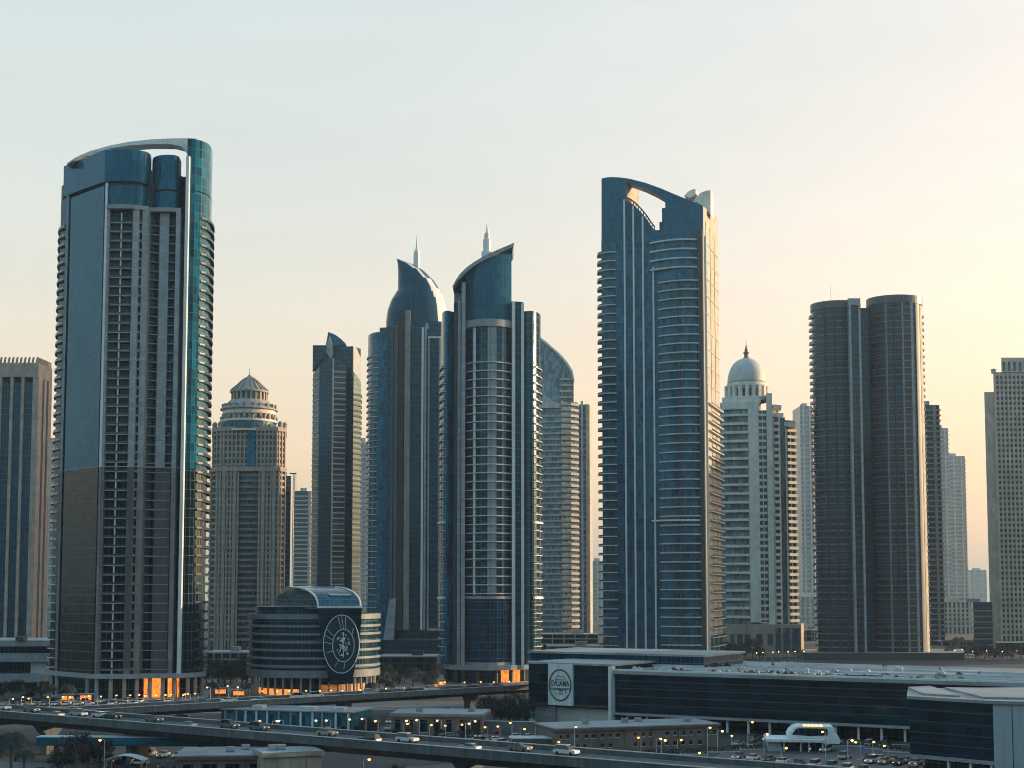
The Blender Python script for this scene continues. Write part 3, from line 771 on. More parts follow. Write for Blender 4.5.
# body
pb = t.path([(721, 4), (750, 0), (761, 0), (761, 40), (721, 40)])
t.prism('core_wall', t.path([(721, 5), (749, 1.4), (760, 1.4), (760, 40), (721, 40)]), 0, dz(412), 'pale_glass')
t.prism('upper_block', t.path([(721.5, 4.4), (750, .6), (761.4, .6), (761.4, 38), (721.5, 38)]), dz(411), dz(404), white, white)
t.prism('upper_block', t.path([(724, 6), (750, 3), (763, 3), (763, 36), (724, 36)]), dz(404), dz(398.5), white, white)
t.fin('corner_pier', 750, 760.5, -.4, 8, dz(622), dz(411), white)
zs = floors(dz(618), dz(413), 5.2)
fp = t.path([(720.8, 4.6), (735, 1.6), (749.8, -.2)])
stack('floor_band', MB().band(fp, -1.5, .6, 0, 1.5).mesh('floor_band', [white]), t.root, zs)
# window strip
t.fin('window_strip', 760.5, 768.4, 2.0, 12, dz(622), dz(412), 'mist_glass')
t.fin('strip_mullion', 764, 764.8, 1.4, 3, dz(622), dz(412), white)
stack('strip_band', MB().box(t.x(760.6), t.x(768.3), 1.2, 3, 0, 1.5).mesh('strip_band', [white]), t.root, floors(dz(620), dz(415), FH))
t.prism('stair_pier', t.path([(768.4, 0), (774.4, 0), (774.4, 20), (768.4, 20)]), dz(640), dz(395.5), white, white)
# balcony flank
t.prism('flank_core', t.path([(774.5, 4), (782, 2.5), (797.4, 9), (797.4, 40), (774.5, 40)]), 0, dz(421), 'mist_glass')
for a, b, p0, q in ((774.5, 776, 3.2, 419), (780.6, 782, 1.8, 419), (787.2, 788.6, 3.6, 424), (792, 793, 5.8, 427), (796.4, 797.6, 7.6, 428)):
    t.fin('balcony_pier', a, b, p0, p0 + 4, dz(624), dz(q), white)
t.fin('glass_strip', 782.2, 787, 2.4, 4.6, dz(626), dz(419), 'mist_glass')
stack('balcony', MB().band(t.path([(776, 3), (781, 2.2)]), -1, 1.2, 0, 1.7).mesh('balcony', [white]), t.root, floors(dz(622), dz(424), FH))
stack('flank_balcony', MB().band(t.path([(788.4, 4.4), (797.2, 8.2)]), -1, 1.2, 0, 1.7).mesh('flank_balcony', [white]), t.root, floors(dz(622), dz(430), FH))
for a, b, q in ((775, 786, 414), (787, 798, 423.5), (776, 784, 406)):
    MB().extr([(t.x(a), 2, dz(q + 4)), (t.x(b), 2, dz(q + 6)), (t.x(b + .6), 2, dz(q + 1)), (t.x(a), 2, dz(q))], (0, 14, 0)).build('roof_canopy', white, t.root)
t.fin('roof_post', 779, 780.4, 4, 6, dz(420), dz(406), white)
# drum, dome, lantern
rr = t.x(767.4, 18, 390) - cx
MB().lathe([(rr - 1.2, dz(399)), (rr - 1.2, dz(385))], cx, cy, 40).build('drum_core', 'mist_glass', t.root)
for i in range(20):
    a = 2 * math.pi * (i + .5) / 20
    MB().box(-1.1, 1.1, -1.2, 1.0, dz(399), dz(386)).build('drum_pilaster', white, t.root, (cx + (rr - .4) * math.sin(a), cy - (rr - .4) * math.cos(a), 0), a)
MB().lathe([(rr + .2, dz(400.5)), (rr + .2, dz(396.6)), (rr - .6, dz(396.4)), (rr - .6, dz(400.5))], cx, cy, 40).build('drum_sill', white, t.root)
MB().lathe([(rr - .3, dz(388.6)), (rr - .1, dz(386.6)), (rr + .8, dz(386.2)), (rr + .8, dz(384.6)), (rr - .6, dz(384.2)), (rr - .6, dz(382.2)), (0.1, dz(382.2))], cx, cy, 44).build('cornice', white, t.root)
rd = t.x(765.6, 18, 375) - cx; zb = dz(382.2); hd = dz(356.2) - zb
matte('dome_skin', (.50, .48, .44), var=.05, rough=.55, bump=.05)
MB().lathe([(rd * math.cos(a) ** .86, zb + hd * math.sin(a) ** .95) for a in [math.pi / 2 * i / 18 for i in range(18)]] + [(.05, zb + hd)], cx, cy, 48).build('dome', 'dome_skin', t.root, smooth=True)
zl = zb + hd
MB().lathe([(2.0, zl - .8), (2.2, zl + .3), (1.4, zl + .5), (1.3, zl + 2.8), (1.9, zl + 3.1), (1.9, zl + 3.6), (1.1, zl + 4), (.9, zl + 5.8), (.5, zl + 6.4), (.5, zl + 7.4), (.2, zl + 8), (.06, zl + 12.4)], cx, cy, 16).build('lantern', 'grey_stone', t.root)
# arcade
t.prism('podium', t.path([(720, -6), (800, -2), (803, 44), (720, 44)]), 0, dz(624), 'beige_stone')
for px, w in ((730, 2.2), (737.6, 3), (745, 3), (757, 3.4), (768, 3), (776, 3), (784.6, 3.8), (794, 4.2)):
    d = -6 + 4 * (px - 720) / 80
    big = px > 770
    MB().box(t.x(px) - w * .55, t.x(px) + w * .55, d - .35, d + 1, t.z(645 if not big else 652), t.z(634 if not big else 628)).build('arcade_opening', 'mist_glass', t.root)

# ================================================================== ornate tower with the tiered cupola
t = TO = Tower('cupola_tower', 'stone apartment tower with a tiered round cupola and many small windows', 900, 249, 560)
FH = 3.9
cx = t.x(249.4, 18, 400); cy = 18
def rp(px, row=400): return t.x(px, 18, row) - cx
def oz(py): return t.z(py, 14)
st = 'beige_stone'
MB().lathe([(rp(276.5), oz(432)), (rp(276.5), oz(421.6)), (rp(274), oz(421)), (rp(274), oz(414.4))], cx, cy, 36).build('tier_core', 'mist_glass', t.root)
for i in range(30):
    a = 2 * math.pi * i / 30
    MB().box(-.8, .8, -.8, .8, oz(432), oz(414.2)).build('tier_pier', st, t.root, (cx + rp(275) * math.sin(a), cy - rp(275) * math.cos(a), 0), a)
for py0, py1, r in ((422.4, 420.2, 277.2), (432.5, 430.6, 278), (415, 410.4, 275.4)):
    MB().lathe([(rp(r), oz(py0)), (rp(r), oz(py1)), (rp(r - 3), oz(py1) + .2), (rp(r - 3), oz(py0))], cx, cy, 40).build('tier_band', 'cream_render', t.root)
MB().lathe([(rp(277.8), oz(410.2)), (rp(278), oz(409.2)), (rp(274), oz(406.6)), (rp(270), oz(401.6)), (rp(268.6), oz(400.2)), (rp(260), oz(400))], cx, cy, 40).build('skirt_roof', 'zinc_roof', t.root)
MB().lathe([(rp(266), oz(400.4)), (rp(266), oz(391))], cx, cy, 36).build('lantern_core', 'mist_glass', t.root)
for i in range(22):
    a = 2 * math.pi * i / 22
    MB().box(-.7, .7, -.7, .7, oz(400.4), oz(391)).build('lantern_pier', st, t.root, (cx + rp(266.2) * math.sin(a), cy - rp(266.2) * math.cos(a), 0), a)
MB().lathe([(rp(268.4), oz(392.4)), (rp(268.8), oz(390.6)), (rp(266.6), oz(389.6)), (rp(263), oz(386)), (rp(259), oz(382)), (rp(255.4), oz(378.8)), (rp(252.2), oz(376.8)), (rp(250.8), oz(375.6)), (rp(251), oz(374.6)), (.3, oz(373.4)), (.12, oz(365.6))], cx, cy, 40).build('cupola', 'zinc_roof', t.root)
for i in range(20):
    a = 2 * math.pi * i / 20; c_, s_ = math.sin(a), -math.cos(a)
    mb = MB(); mb.tube([(cx + rp(r_) * c_, cy + rp(r_) * s_, oz(y_) + .25) for r_, y_ in ((268, 390.2), (263, 386), (259, 382), (255.4, 378.8), (251.4, 376.4))], .38, 5); mb.build('cupola_rib', 'grey_stone', t.root)
    MB().box(-.9, .9, -1.4, 1.2, oz(408.4), oz(404.6)).build('dormer', 'grey_stone', t.root, (cx + rp(274.4) * c_, cy + rp(274.4) * s_, 0), a)
    MB().lathe([(.7, oz(420.4)), (.7, oz(418.6)), (.9, oz(418.2)), (.1, oz(416.6))], cx + rp(277) * c_, cy + rp(277) * s_, 8).build('finial', st, t.root)
# shafts: glass core, stone piers, floor bands
def framed(t, name, pts, z0, z1, dzf, npier, wp, stone, glass='mist_glass', bandh=1.6, wide=(), bands=True):
    poly = t.path(pts); fr = poly
    t.prism(name, offset(poly, -.9, True), z0, z1, glass)
    return poly
def pierline(t, a, b, n, w, z0, z1, mat, name='pier', proud=.5):
    (x0, y0), (x1, y1) = a, b
    ang = math.atan2(y1 - y0, x1 - x0)
    me = MB().box(-w / 2, w / 2, -proud, 1.2, z0, z1).mesh(name, [mat])
    for i in range(n):
        f = i / (n - 1) if n > 1 else .5
        o = bpy.data.objects.new(name, me); COL.objects.link(o); o.parent = t.root
        o.location = (x0 + (x1 - x0) * f, y0 + (y1 - y0) * f, 0); o.rotation_euler = (0, 0, ang)
low = t.path([(208.6, 8), (216, 0), (238, 0), (238.2, 2.5), (257, 2.5), (257.2, 0), (279, 0), (284.6, 8), (284.6, 44), (208.6, 44)])
t.prism('lower_core', offset(low, -.8, True), 0, oz(472), 'mist_glass')
stack('floor_band', MB().band(low[:10], -1.4, .0, 0, 1.5).mesh('floor_band', [st]), t.root, floors(oz(640), oz(476), FH))
for a, b, n in (((210, 6), (216, 0), 2), ((219, -.0), (237, 0), 6), ((258.4, 0), (277.6, 0), 6), ((280, 1.6), (284, 7), 2)):
    pierline(t, t.pt(*a), t.pt(*b), n, 1.05, 0, oz(470), st)
for px in (222.6, 233.4, 262, 273): t.fin('broad_pier', px - 1.7, px + 1.7, -.9, 2, 0, oz(468), st)
stack('bay_balcony', MB().band([t.pt(238.2 + 18.6 * i / 8, 2.4 - 3.2 * math.sin(math.pi * i / 8)) for i in range(9)], -1, .3, 0, 1.4).mesh('bay_balcony', ['grey_stone']), t.root, floors(oz(640), oz(482), FH))
t.prism('middle_cornice', t.path([(207.6, 7.6), (215.6, -1), (279.4, -1), (285.6, 7.6), (285.6, 45), (207.6, 45)]), oz(473), oz(468.6), st)
upp = t.path([(210.4, 9), (219, 2), (242, 2), (256, 2), (276, 2), (284, 9), (284, 42), (210.4, 42)])
t.prism('upper_core', offset(upp, -.8, True), oz(468.6), oz(433), 'mist_glass')
stack('upper_floor_band', MB().band(upp[:8], -1.4, 0, 0, 1.5).mesh('upper_floor_band', [st]), t.root, floors(oz(467), oz(434), FH))
for a, b, n in (((211.4, 8), (219, 2), 3), ((222, 2), (243, 2), 6), ((255.6, 2), (275, 2), 6), ((277.6, 3.6), (283.4, 8.4), 3)):
    pierline(t, t.pt(*a), t.pt(*b), n, 1.05, oz(468.6), oz(431), st)
t.fin('centre_glass', 245.6, 253.4, 1.2, 3, oz(469), oz(433), 'teal_glass')
t.prism('upper_cornice', t.path([(209.6, 8.4), (218.6, 1), (276.4, 1), (285, 8.4), (285, 43), (209.6, 43)]), oz(433), oz(429), st)
for px, dy in ((212, 9), (217.6, 3), (278, 3), (282.6, 9)):
    MB().lathe([(1.6, oz(429)), (1.6, oz(426)), (1.9, oz(425.4)), (1.2, oz(423.6)), (.1, oz(422.4))], t.x(px, dy), dy + 2, 10).build('roof_turret', st, t.root)
t.prism('side_wing', t.path([(284.8, 12), (290, 14), (290, 40), (284.8, 40)]), 0, oz(476), 'smoke_glass')
t.prism('base_block', t.path([(205, -6), (288, -6), (288, 46), (205, 46)]), 0, oz(650), 'grey_stone')

# ================================================================== slim tower with the spiked roof
t = TS = Tower('spiked_roof_tower', 'slim dark glass tower with a curved shark fin spike on its flat top', 1000, 335, 560)
def sz(py): return t.z(py, 4)
t.prism('back_slab', t.path([(312.6, 14), (351.4, 9), (359, 20), (359, 50), (312.6, 50)]), 0, sz(345), 'navy_glass')
t.prism('right_parapet', t.path([(351.5, 9), (359.2, 20), (359.2, 24), (351.5, 24)]), sz(380), [sz(340.5), sz(354), sz(354), sz(342)], 'steel_panel')
bay = t.path([(311, 13), (317.4, 4), (331, 0), (344, 3), (345, 14)])
tops = [sz(372), sz(366), sz(357), sz(365), sz(370)]
MB().prism(bay, 0, tops, 0, 0, sides=[1, 0, 1, 2, 2]).build('hexagonal_bay', ['navy_glass', 'grey_glass', 'smoke_glass'], t.root)
t.fin('edge_trim', 330.4, 331.8, -.6, 2, 0, sz(359), 'steel_panel')
rbay = t.path([(347, 10), (352, 6), (359.6, 14), (359.8, 24), (347, 24)])
MB().prism(rbay, 0, [sz(374), sz(371), sz(380), sz(388), sz(380)]).build('side_bay', 'grey_glass', t.root)
stack('side_band', MB().band(rbay[:4], -.5, .6, 0, 1.2).mesh('side_band', ['city_stone']), t.root, floors(sz(640), sz(392), 3.9))
stack('bay_band', MB().band(bay[2:4], -.5, .5, 0, .8).mesh('bay_band', ['steel_panel']), t.root, floors(sz(640), sz(372), 3.9))
stack('edge_band', MB().band(bay[:2], -.5, .5, 0, .8).mesh('edge_band', ['steel_panel']), t.root, floors(sz(640), sz(376), 3.9))
def ext(ps, y, dep, name, mat): MB().extr([(t.x(a, y, b), y, t.z(b, y)) for a, b in ps], (0, dep, 0)).build(name, mat, t.root)
ext([(325.6, 346), (328.2, 332), (334, 334), (340, 338), (345.6, 343.4), (346.4, 346)], 10, 26, 'roof_spike', 'teal_glass_fine')
ext([(331, 360), (326.4, 352), (327, 343), (329.6, 336), (332, 344), (332.6, 352)], 5, 6, 'spike_fin', 'steel_panel')
ext([(312.6, 372), (312.8, 345.2), (326, 345.2), (327, 353), (320, 361)], 11.5, 4, 'left_parapet', 'navy_glass')

# ================================================================== tower with ribs and crenellated top at the far left
t = TL = Tower('ribbed_tower', 'grey stone tower with tall window strips and a toothed crown at the left edge', 800, 20, 500)
def lz(py): return t.z(py, 0)
t.prism('core_wall', t.path([(-22, .8), (34.4, .8), (48, 23), (48, 50), (-22, 50)]), 0, lz(382), 'navy_glass')
t.prism('crown_block', t.path([(-23, -.4), (35, -.4), (49, 22), (49, 51), (-23, 51)]), lz(377), lz(363), 'beige_stone')
for a, b in ((-23, -17), (-12, -9.4), (-4.6, -1.6), (7.0, 10.0), (18.0, 21), (29.6, 35.2)):
    t.fin('pier', a, b, -.2, 2, 0, lz(377), 'beige_stone')
for f0, f1 in ((0.0, .30), (.44, .62), (.76, 1.0)):
    a = (35.2 + 13.6 * f0, -.2 + 22 * f0); b = (35.2 + 13.6 * f1, -.2 + 22 * f1)
    MB().band(t.path([a, b]), -1.6, .2, 0, lz(377)).build('side_pier', 'beige_stone', t.root)
tooth = MB().extr([(-.55, 0, 0), (.55, 0, 0), (.95, 0, 3.4), (.25, 0, 3.4)], (0, 1.2, 0)).mesh('crown_tooth', ['beige_stone'])
def teeth(a, b, n):
    (x0, y0), (x1, y1) = a, b
    for i in range(n):
        f = (i + .5) / n
        o = bpy.data.objects.new('crown_tooth', tooth); COL.objects.link(o); o.parent = t.root
        o.location = (x0 + (x1 - x0) * f, y0 + (y1 - y0) * f, lz(363)); o.rotation_euler = (0, 0, math.atan2(y1 - y0, x1 - x0))
teeth(t.pt(-22, -.2), t.pt(34.6, -.2), 14); teeth(t.pt(35.4, 1), t.pt(48.6, 21), 8)
MB().band(t.path([(36, 1.2), (40, 7.4)]), -.3, .25, lz(379), lz(377.4)).build('side_ledge', 'lit_stone', t.root)
t.prism('base_slab', t.path([(-30, -10), (54, -10), (54, 50), (-30, 50)]), 0, lz(640), 'grey_stone')

# ================================================================== sail-topped tower behind the centre tower
t = TQ = Tower('quarter_round_tower', 'hazy tower with a quarter round roof and sunlit banded balconies', 1100, 560, 560)
def qz(py): return t.z(py, 0)
def qext(ps, y, dep, name, mats): MB().extr([(t.x(a, y, b), y, t.z(b, y)) for a, b in ps], (0, dep, 0), 0, 1 if len(mats) > 1 else None).build(name, mats, t.root)
t.prism('core_wall', t.path([(520, 8), (562, 0), (578, 8), (578, 50), (520, 50)]), 0, qz(401), 'pale_glass')
qext([(524, 402), (526, 331), (541, 340), (547, 344.5), (552, 349), (557, 353.3), (562, 358.4), (567, 365), (571.4, 372.6), (573, 381), (573, 402)], 3, 30, 'quarter_round_crown', ['mist_wall', 'pale_glass'])
qext([(530, 331), (541, 337.6), (547, 342.2), (552, 346.8), (557, 351), (562.4, 356.2), (568, 363), (572.8, 371), (574.6, 381), (573, 381), (571.4, 372.6), (567, 365), (562, 358.4), (557, 353.3), (552, 349), (547, 344.5), (541, 340), (530, 333.4)], 1, 33, 'crown_rim', ['cream_render'])
pth = t.path([(561.4, -.4), (571, 1.6), (578.2, 7.6), (578.4, 22)])
stack('balcony', MB().band(pth, -2, .8, 0, 2.0).mesh('balcony', ['lit_stone']), t.root, floors(qz(640), qz(404), 4.6))
for py in (380, 386, 392, 398): MB().band(t.path([(560, 1.5), (573.6, 1.5), (573.8, 30)]), -.5, .5, qz(py), qz(py - 2)).build('upper_band', 'lit_stone', t.root)
stack('floor_band', MB().band(t.path([(540, 3.6), (560.8, -.6)]), -1, .3, 0, 1.4).mesh('floor_band', ['mist_wall']), t.root, floors(qz(640), qz(404), 4.6))
qext([(541, 408), (543, 395), (560, 404), (560, 408)], -2, 3, 'diagonal_brace', ['mist_wall'])
t.prism('base_block', t.path([(520, -8), (596, -8), (596, 50), (520, 50)]), 0, qz(642), 'lit_stone')
t = Tower('strip_tower', 'hazy tower with tall beige strips just behind the quarter round tower', 1180, 584, 560)
t.prism('core_wall', t.path([(576, 4), (589, 2), (592, 20), (592, 44), (576, 44)]), 0, t.z(404), 'pale_glass')
for a, b, q in ((576.6, 578.6, 403), (581.4, 583.6, 401), (586.4, 589.4, 404)): t.fin('pier', a, b, .4, 4, 0, t.z(q), 'lit_stone' if a > 585 else 'mist_wall')  # right pier in a sunlit tone, others shaded: light painted by material
MB().band(t.path([(589.6, 2), (592, 20)]), -1, .5, 0, t.z(405)).build('side_cladding', 'lit_stone', t.root)
stack('floor_band', MB().box(t.x(578.7), t.x(586.3), 2.2, 4, 0, 1.2).mesh('floor_band', ['mist_wall']), t.root, floors(12, t.z(408), 5.2))

# ================================================================== right-hand tower
t = TR = Tower('stepped_tower', 'beige apartment tower with a stepped top at the right edge', 950, 1010, 500)
def rz_(py): return t.z(py, 0)
t.prism('core_wall', t.path([(998.4, 1), (1052, 1), (1052, 44), (998.4, 44)]), 0, rz_(372), 'mist_glass')
t.prism('left_block', t.path([(987, 6), (998.2, 3), (998.2, 46), (987, 46)]), 0, rz_(391), 'warm_stone')
t.prism('top_block', t.path([(1005, 4), (1050, 4), (1050, 40), (1005, 40)]), rz_(372), rz_(356.6), 'warm_stone')
t.prism('shoulder', t.path([(997, 2), (1006, 2), (1006, 42), (997, 42)]), rz_(382), rz_(372), 'warm_stone')
for px in (1007.6, 1013, 1018.5, 1024, 1030): t.fin('top_window', px - 1.1, px + 1.1, 3.6, 5, rz_(370), rz_(361), 'mist_glass')
for i, px in enumerate((998.6, 1002.8, 1007, 1011.2, 1015.4, 1019.6, 1023.8, 1028)): t.fin('pier', px - .8, px + .8, -.3, 2, 0, rz_(373), 'warm_stone')
stack('floor_band', MB().box(t.x(998), t.x(1030), .1, 2, 0, 1.5).mesh('floor_band', ['warm_stone']), t.root, floors(rz_(636), rz_(375), 3.6))
MB().lathe([(1.6, rz_(372)), (1.6, rz_(369)), (2.2, rz_(368.4)), (.1, rz_(367))], t.x(1000), 6, 10).build('roof_tank', 'warm_stone', t.root)
t.prism('podium', t.path([(992, -30), (1060, -30), (1060, 30), (992, 30)]), 0, rz_(640) - .8, 'dark_glass')
t = Tower('annex_block', 'dark low office block beside the podium of the stepped tower', 900, 980, 560, cat='office block')
t.prism('core_wall', t.path([(972, 0), (991, 0), (991, 30), (972, 30)]), 0, t.z(602), 'smoke_glass')
stack('floor_band', MB().box(t.x(971.8), t.x(991.2), -.4, 2, 0, 1.0).mesh('floor_band', ['grey_stone']), t.root, floors(4, t.z(606), 3.6))
MB().box(t.x(974), t.x(982), 6, 18, t.z(602), t.z(598.6)).build('plant_room', 'grey_stone', t.root)

# ================================================================== far, hazy blocks
FARG = 'hazy towers far behind the skyline'
def far(name, label, Y, p0, p1, top, glass, stone, dep=40, fh=5.0, cut=0, npier=4, bandh=1.6, lit=True):
    t = Tower(name, label, Y, (p0 + p1) / 2, 560, group=FARG)
    a, b = t.x(p0), t.x(p1); z1 = t.z(top)
    poly = [(a, 0), (b, 0), (b, dep), (a, dep)]
    MB().prism(poly, 0, [z1 - cut, z1, z1, z1 - cut], 0, 1).build('core_wall', [glass, 'roof_gravel'], t.root)
    stack('floor_band', MB().band([(a, 0), (b, 0), (b, dep)], -.6, .7, 0, bandh).mesh('floor_band', [stone]), t.root, floors(6, z1 - cut - 4, fh))
    for i in range(npier):
        x_ = a + (b - a) * (i + .5) / npier if npier > 1 else b - 1.5
        MB().box(x_ - 1, x_ + 1, -1.0, 1, 0, z1 - cut).build('pier', stone, t.root)
    MB().box(a + (b - a) * .3, a + (b - a) * .7, 8, 20, z1 - cut - .5, z1 + 4).build('plant_room', stone, t.root)
    return t
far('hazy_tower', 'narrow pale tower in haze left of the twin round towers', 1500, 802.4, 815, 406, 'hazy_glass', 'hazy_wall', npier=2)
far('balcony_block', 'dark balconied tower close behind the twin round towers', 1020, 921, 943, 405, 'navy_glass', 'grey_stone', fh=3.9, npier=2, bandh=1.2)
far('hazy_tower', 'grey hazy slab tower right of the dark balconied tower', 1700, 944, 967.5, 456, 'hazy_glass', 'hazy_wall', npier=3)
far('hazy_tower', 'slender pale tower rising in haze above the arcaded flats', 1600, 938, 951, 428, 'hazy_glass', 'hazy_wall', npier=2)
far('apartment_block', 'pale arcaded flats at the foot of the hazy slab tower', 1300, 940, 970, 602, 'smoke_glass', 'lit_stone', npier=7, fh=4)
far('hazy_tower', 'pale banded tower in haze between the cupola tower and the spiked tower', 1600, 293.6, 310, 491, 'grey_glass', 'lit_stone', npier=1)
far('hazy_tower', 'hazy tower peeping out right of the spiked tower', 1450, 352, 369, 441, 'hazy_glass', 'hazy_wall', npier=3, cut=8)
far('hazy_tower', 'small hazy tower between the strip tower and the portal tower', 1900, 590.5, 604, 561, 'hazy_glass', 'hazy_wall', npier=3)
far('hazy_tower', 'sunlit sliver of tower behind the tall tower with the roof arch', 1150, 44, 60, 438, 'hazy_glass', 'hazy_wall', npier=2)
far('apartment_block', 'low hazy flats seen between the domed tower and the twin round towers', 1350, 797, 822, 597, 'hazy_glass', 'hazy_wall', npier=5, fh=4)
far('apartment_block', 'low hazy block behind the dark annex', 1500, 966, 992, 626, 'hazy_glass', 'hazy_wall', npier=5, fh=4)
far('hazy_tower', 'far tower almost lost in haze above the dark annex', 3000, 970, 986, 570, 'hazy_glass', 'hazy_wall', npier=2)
far('apartment_block', 'low pale block left of the spiked tower at ground level', 1250, 286, 316, 606, 'smoke_glass', 'beige_stone', npier=6, fh=4)
def low(Y, p0, p1, top, label, stone='grey_stone', glass='dark_glass', n=5):
    t = Tower('low_block', label, Y, (p0 + p1) / 2, 640, group='low blocks between the towers', cat='building')
    a, b, z1 = t.x(p0), t.x(p1), t.z(top)
    MB().prism([(a, 0), (b, 0), (b, 24), (a, 24)], 0, z1 - .6, 0, 1).build('core_wall', [glass, 'roof_gravel'], t.root)
    MB().box(a - .5, b + .5, -.6, 24.5, z1 - .598, z1).build('roof_slab', 'roof_membrane', t.root)
    stack('floor_band', MB().box(a - .3, b + .3, -.5, 1, 0, .9).mesh('floor_band', [stone]), t.root, floors(3.4, max(3.5, z1 - 2), 3.6))
    for i in range(n + 1):
        x_ = a + (b - a) * i / n; MB().box(x_ - .35, x_ + .35, -.62, .4, 0, z1 - .6).build('pier', stone, t.root)
    MB().box(a + (b - a) * .55, a + (b - a) * .75, 6, 12, z1 + .002, z1 + 2.4).build('plant_room', stone, t.root)
low(930, 541, 598, 634, 'pale low block at the foot of the quarter round tower', 'lit_stone')
low(820, 548, 600, 646, 'darker low block in front of the pale one beside the portal tower', 'grey_stone')
low(720, 206, 247, 652, 'grey low block between the tall tower and the round building', 'grey_stone')
low(680, 380, 436, 656, 'dark low block on the plaza below the bullet crowned tower', 'city_stone')
low(760, 0, 48, 648, 'dim low block behind the parking podium at the left edge', 'city_stone')
low(1100, 800, 818, 630, 'small low block left of the twin round towers', 'beige_stone', n=3)
low(1000, 942, 974, 641, 'small low block right of the twin round towers', 'beige_stone', n=4)
low(1050, 290, 312, 628, 'low block behind the round building roof', 'beige_stone', n=3)
# construction crane mast on the tower left of the spiked tower
t = Tower('tower_crane', 'thin tower crane standing beside the cupola tower', 930, 294, 480, cat='crane')
mb = MB(); zt_ = t.z(474)
for sx in (-.5, .5):
    for sy in (-.5, .5): mb.tube([(sx, sy, 0), (sx, sy, zt_)], .14, 4)
k = 0
while k * 3 < zt_ - 3:
    s_ = 1 if k % 2 else -1
    mb.tube([(-.5 * s_, -.5, k * 3), (.5 * s_, -.5, k * 3 + 3)], .09, 4); mb.tube([(.5, -.5 * s_, k * 3), (.5, .5 * s_, k * 3 + 3)], .09, 4); k += 1
mb.build('mast', 'dark_metal', t.root)
MB().box(-3, 1.6, -.6, .6, zt_, zt_ + .7).build('jib', 'dark_metal', t.root)
mb = MB(); mb.tube([(1.2, 0, zt_ + .5), (1.5, 0, zt_ - 12), (0.6, 0, zt_ - 13)], .12, 4); mb.build('hook_line', 'dark_metal', t.root)

# ================================================================== unseen towers added round about to shade the scene and be mirrored
CITY = 'dark apartment towers around the viewpoint'
def city(x, y, w, d, h, k, label):
    r = thing('apartment_tower', label, 'apartment tower', (x, y, 0), 0, CITY)
    MB().prism([(-w / 2, -d / 2), (w / 2, -d / 2), (w / 2, d / 2), (-w / 2, d / 2)], 0, h, 0, 1).build('core_wall', ['navy_glass', 'roof_gravel'], r)
    pth = [(-w / 2, -d / 2), (w / 2, -d / 2), (w / 2, d / 2), (-w / 2, d / 2)]
    me = MB().band(pth, -.4, .8, 0, 1.3, closed=True).mesh('floor_band', [k])
    stack('floor_band', me, r, floors(6, h - 2, 4.2))
    for sx in (-1, 1):
        for sy in (-1, 1): MB().box(sx * w / 2 - 1.3, sx * w / 2 + 1.3, sy * d / 2 - 1.3, sy * d / 2 + 1.3, 0, h + 2.5).build('corner_pier', k, r)
    MB().box(-w * .2, w * .2, -d * .2, d * .2, h, h + 6).build('plant_room', k, r)
for i, (x, y, w, d, h, k) in enumerate([(-330, -150, 60, 40, 128, 'city_stone'), (-225, -130, 50, 40, 150, 'navy_glass'), (-130, -165, 56, 40, 118, 'city_stone'), (-40, -140, 52, 40, 140, 'navy_glass'),
        (50, -170, 56, 40, 124, 'city_stone'), (140, -140, 50, 40, 158, 'navy_glass'), (235, -160, 60, 40, 122, 'city_stone'), (340, -140, 54, 40, 146, 'navy_glass'),
        (285, 180, 48, 44, 150, 'city_stone'), (330, 300, 46, 48, 165, 'navy_glass'), (380, 420, 50, 50, 150, 'city_stone'), (455, 525, 50, 44, 165, 'navy_glass'), (405, 812, 46, 46, 150, 'city_stone'), (-270, 260, 44, 50, 110, 'city_stone')]):
    city(x, y, w, d, h, k, ['grey banded apartment tower outside the frame', 'glass banded apartment tower outside the frame'][k == 'navy_glass'])
# ================================================================== disc-shaped building with the medallion
t = TB = Tower('drum_building', 'low round banded building with a vaulted roof and big ring emblem', 535, 314, 640, cat='office building')
FHB = 2.86
def bz(py, d=-22): return t.z(py, d)
rx, ry = t.x(380.2, 0) , 22.0
cyb = 0.0
zd0, zd1 = bz(676), bz(615)
def ring(r): return arc(0, cyb, rx * r, ry * r, 0, 360, 72)[:-1]
t.prism('drum_core', ring(.962), zd0, zd1 - .4, 'navy_glass', 'roof_membrane')
nb = 8
for i in range(nb):
    z_ = zd0 + (zd1 - zd0 - 1.6) * i / (nb - 1)
    h = 1.9 if i in (0, nb - 1) else .85
    MB().band(ring(1.0), -1.4, 0, z_ if i else z_ - .8, z_ + h, closed=True).build('ring_ledge', 'band_metal', t.root)
t.prism('base_core', ring(.80), 0, zd0, 'dark_glass')
MB().band(arc(0, cyb, rx * .82, ry * .82, 196, 262, 14), -.2, .1, .4, 2.6).build('base_glow', 'lobby_light', t.root)
MB().band(arc(0, cyb, rx * .82, ry * .82, 285, 352, 14), -.2, .1, .4, 4.2).build('base_glazing', 'lobby_dim', t.root)
for i in range(22):
    a = R(180 + 180 * i / 21)
    MB().lathe([(.42, 0), (.42, zd0)], rx * .92 * math.cos(a), ry * .92 * math.sin(a), 8).build('base_column', 'concrete', t.root)
t.prism('upper_step', [(q[0] * .80 - 2, q[1] * .8) for q in ring(1.0)], zd1 - .4, bz(607), 'navy_glass', 'roof_membrane')
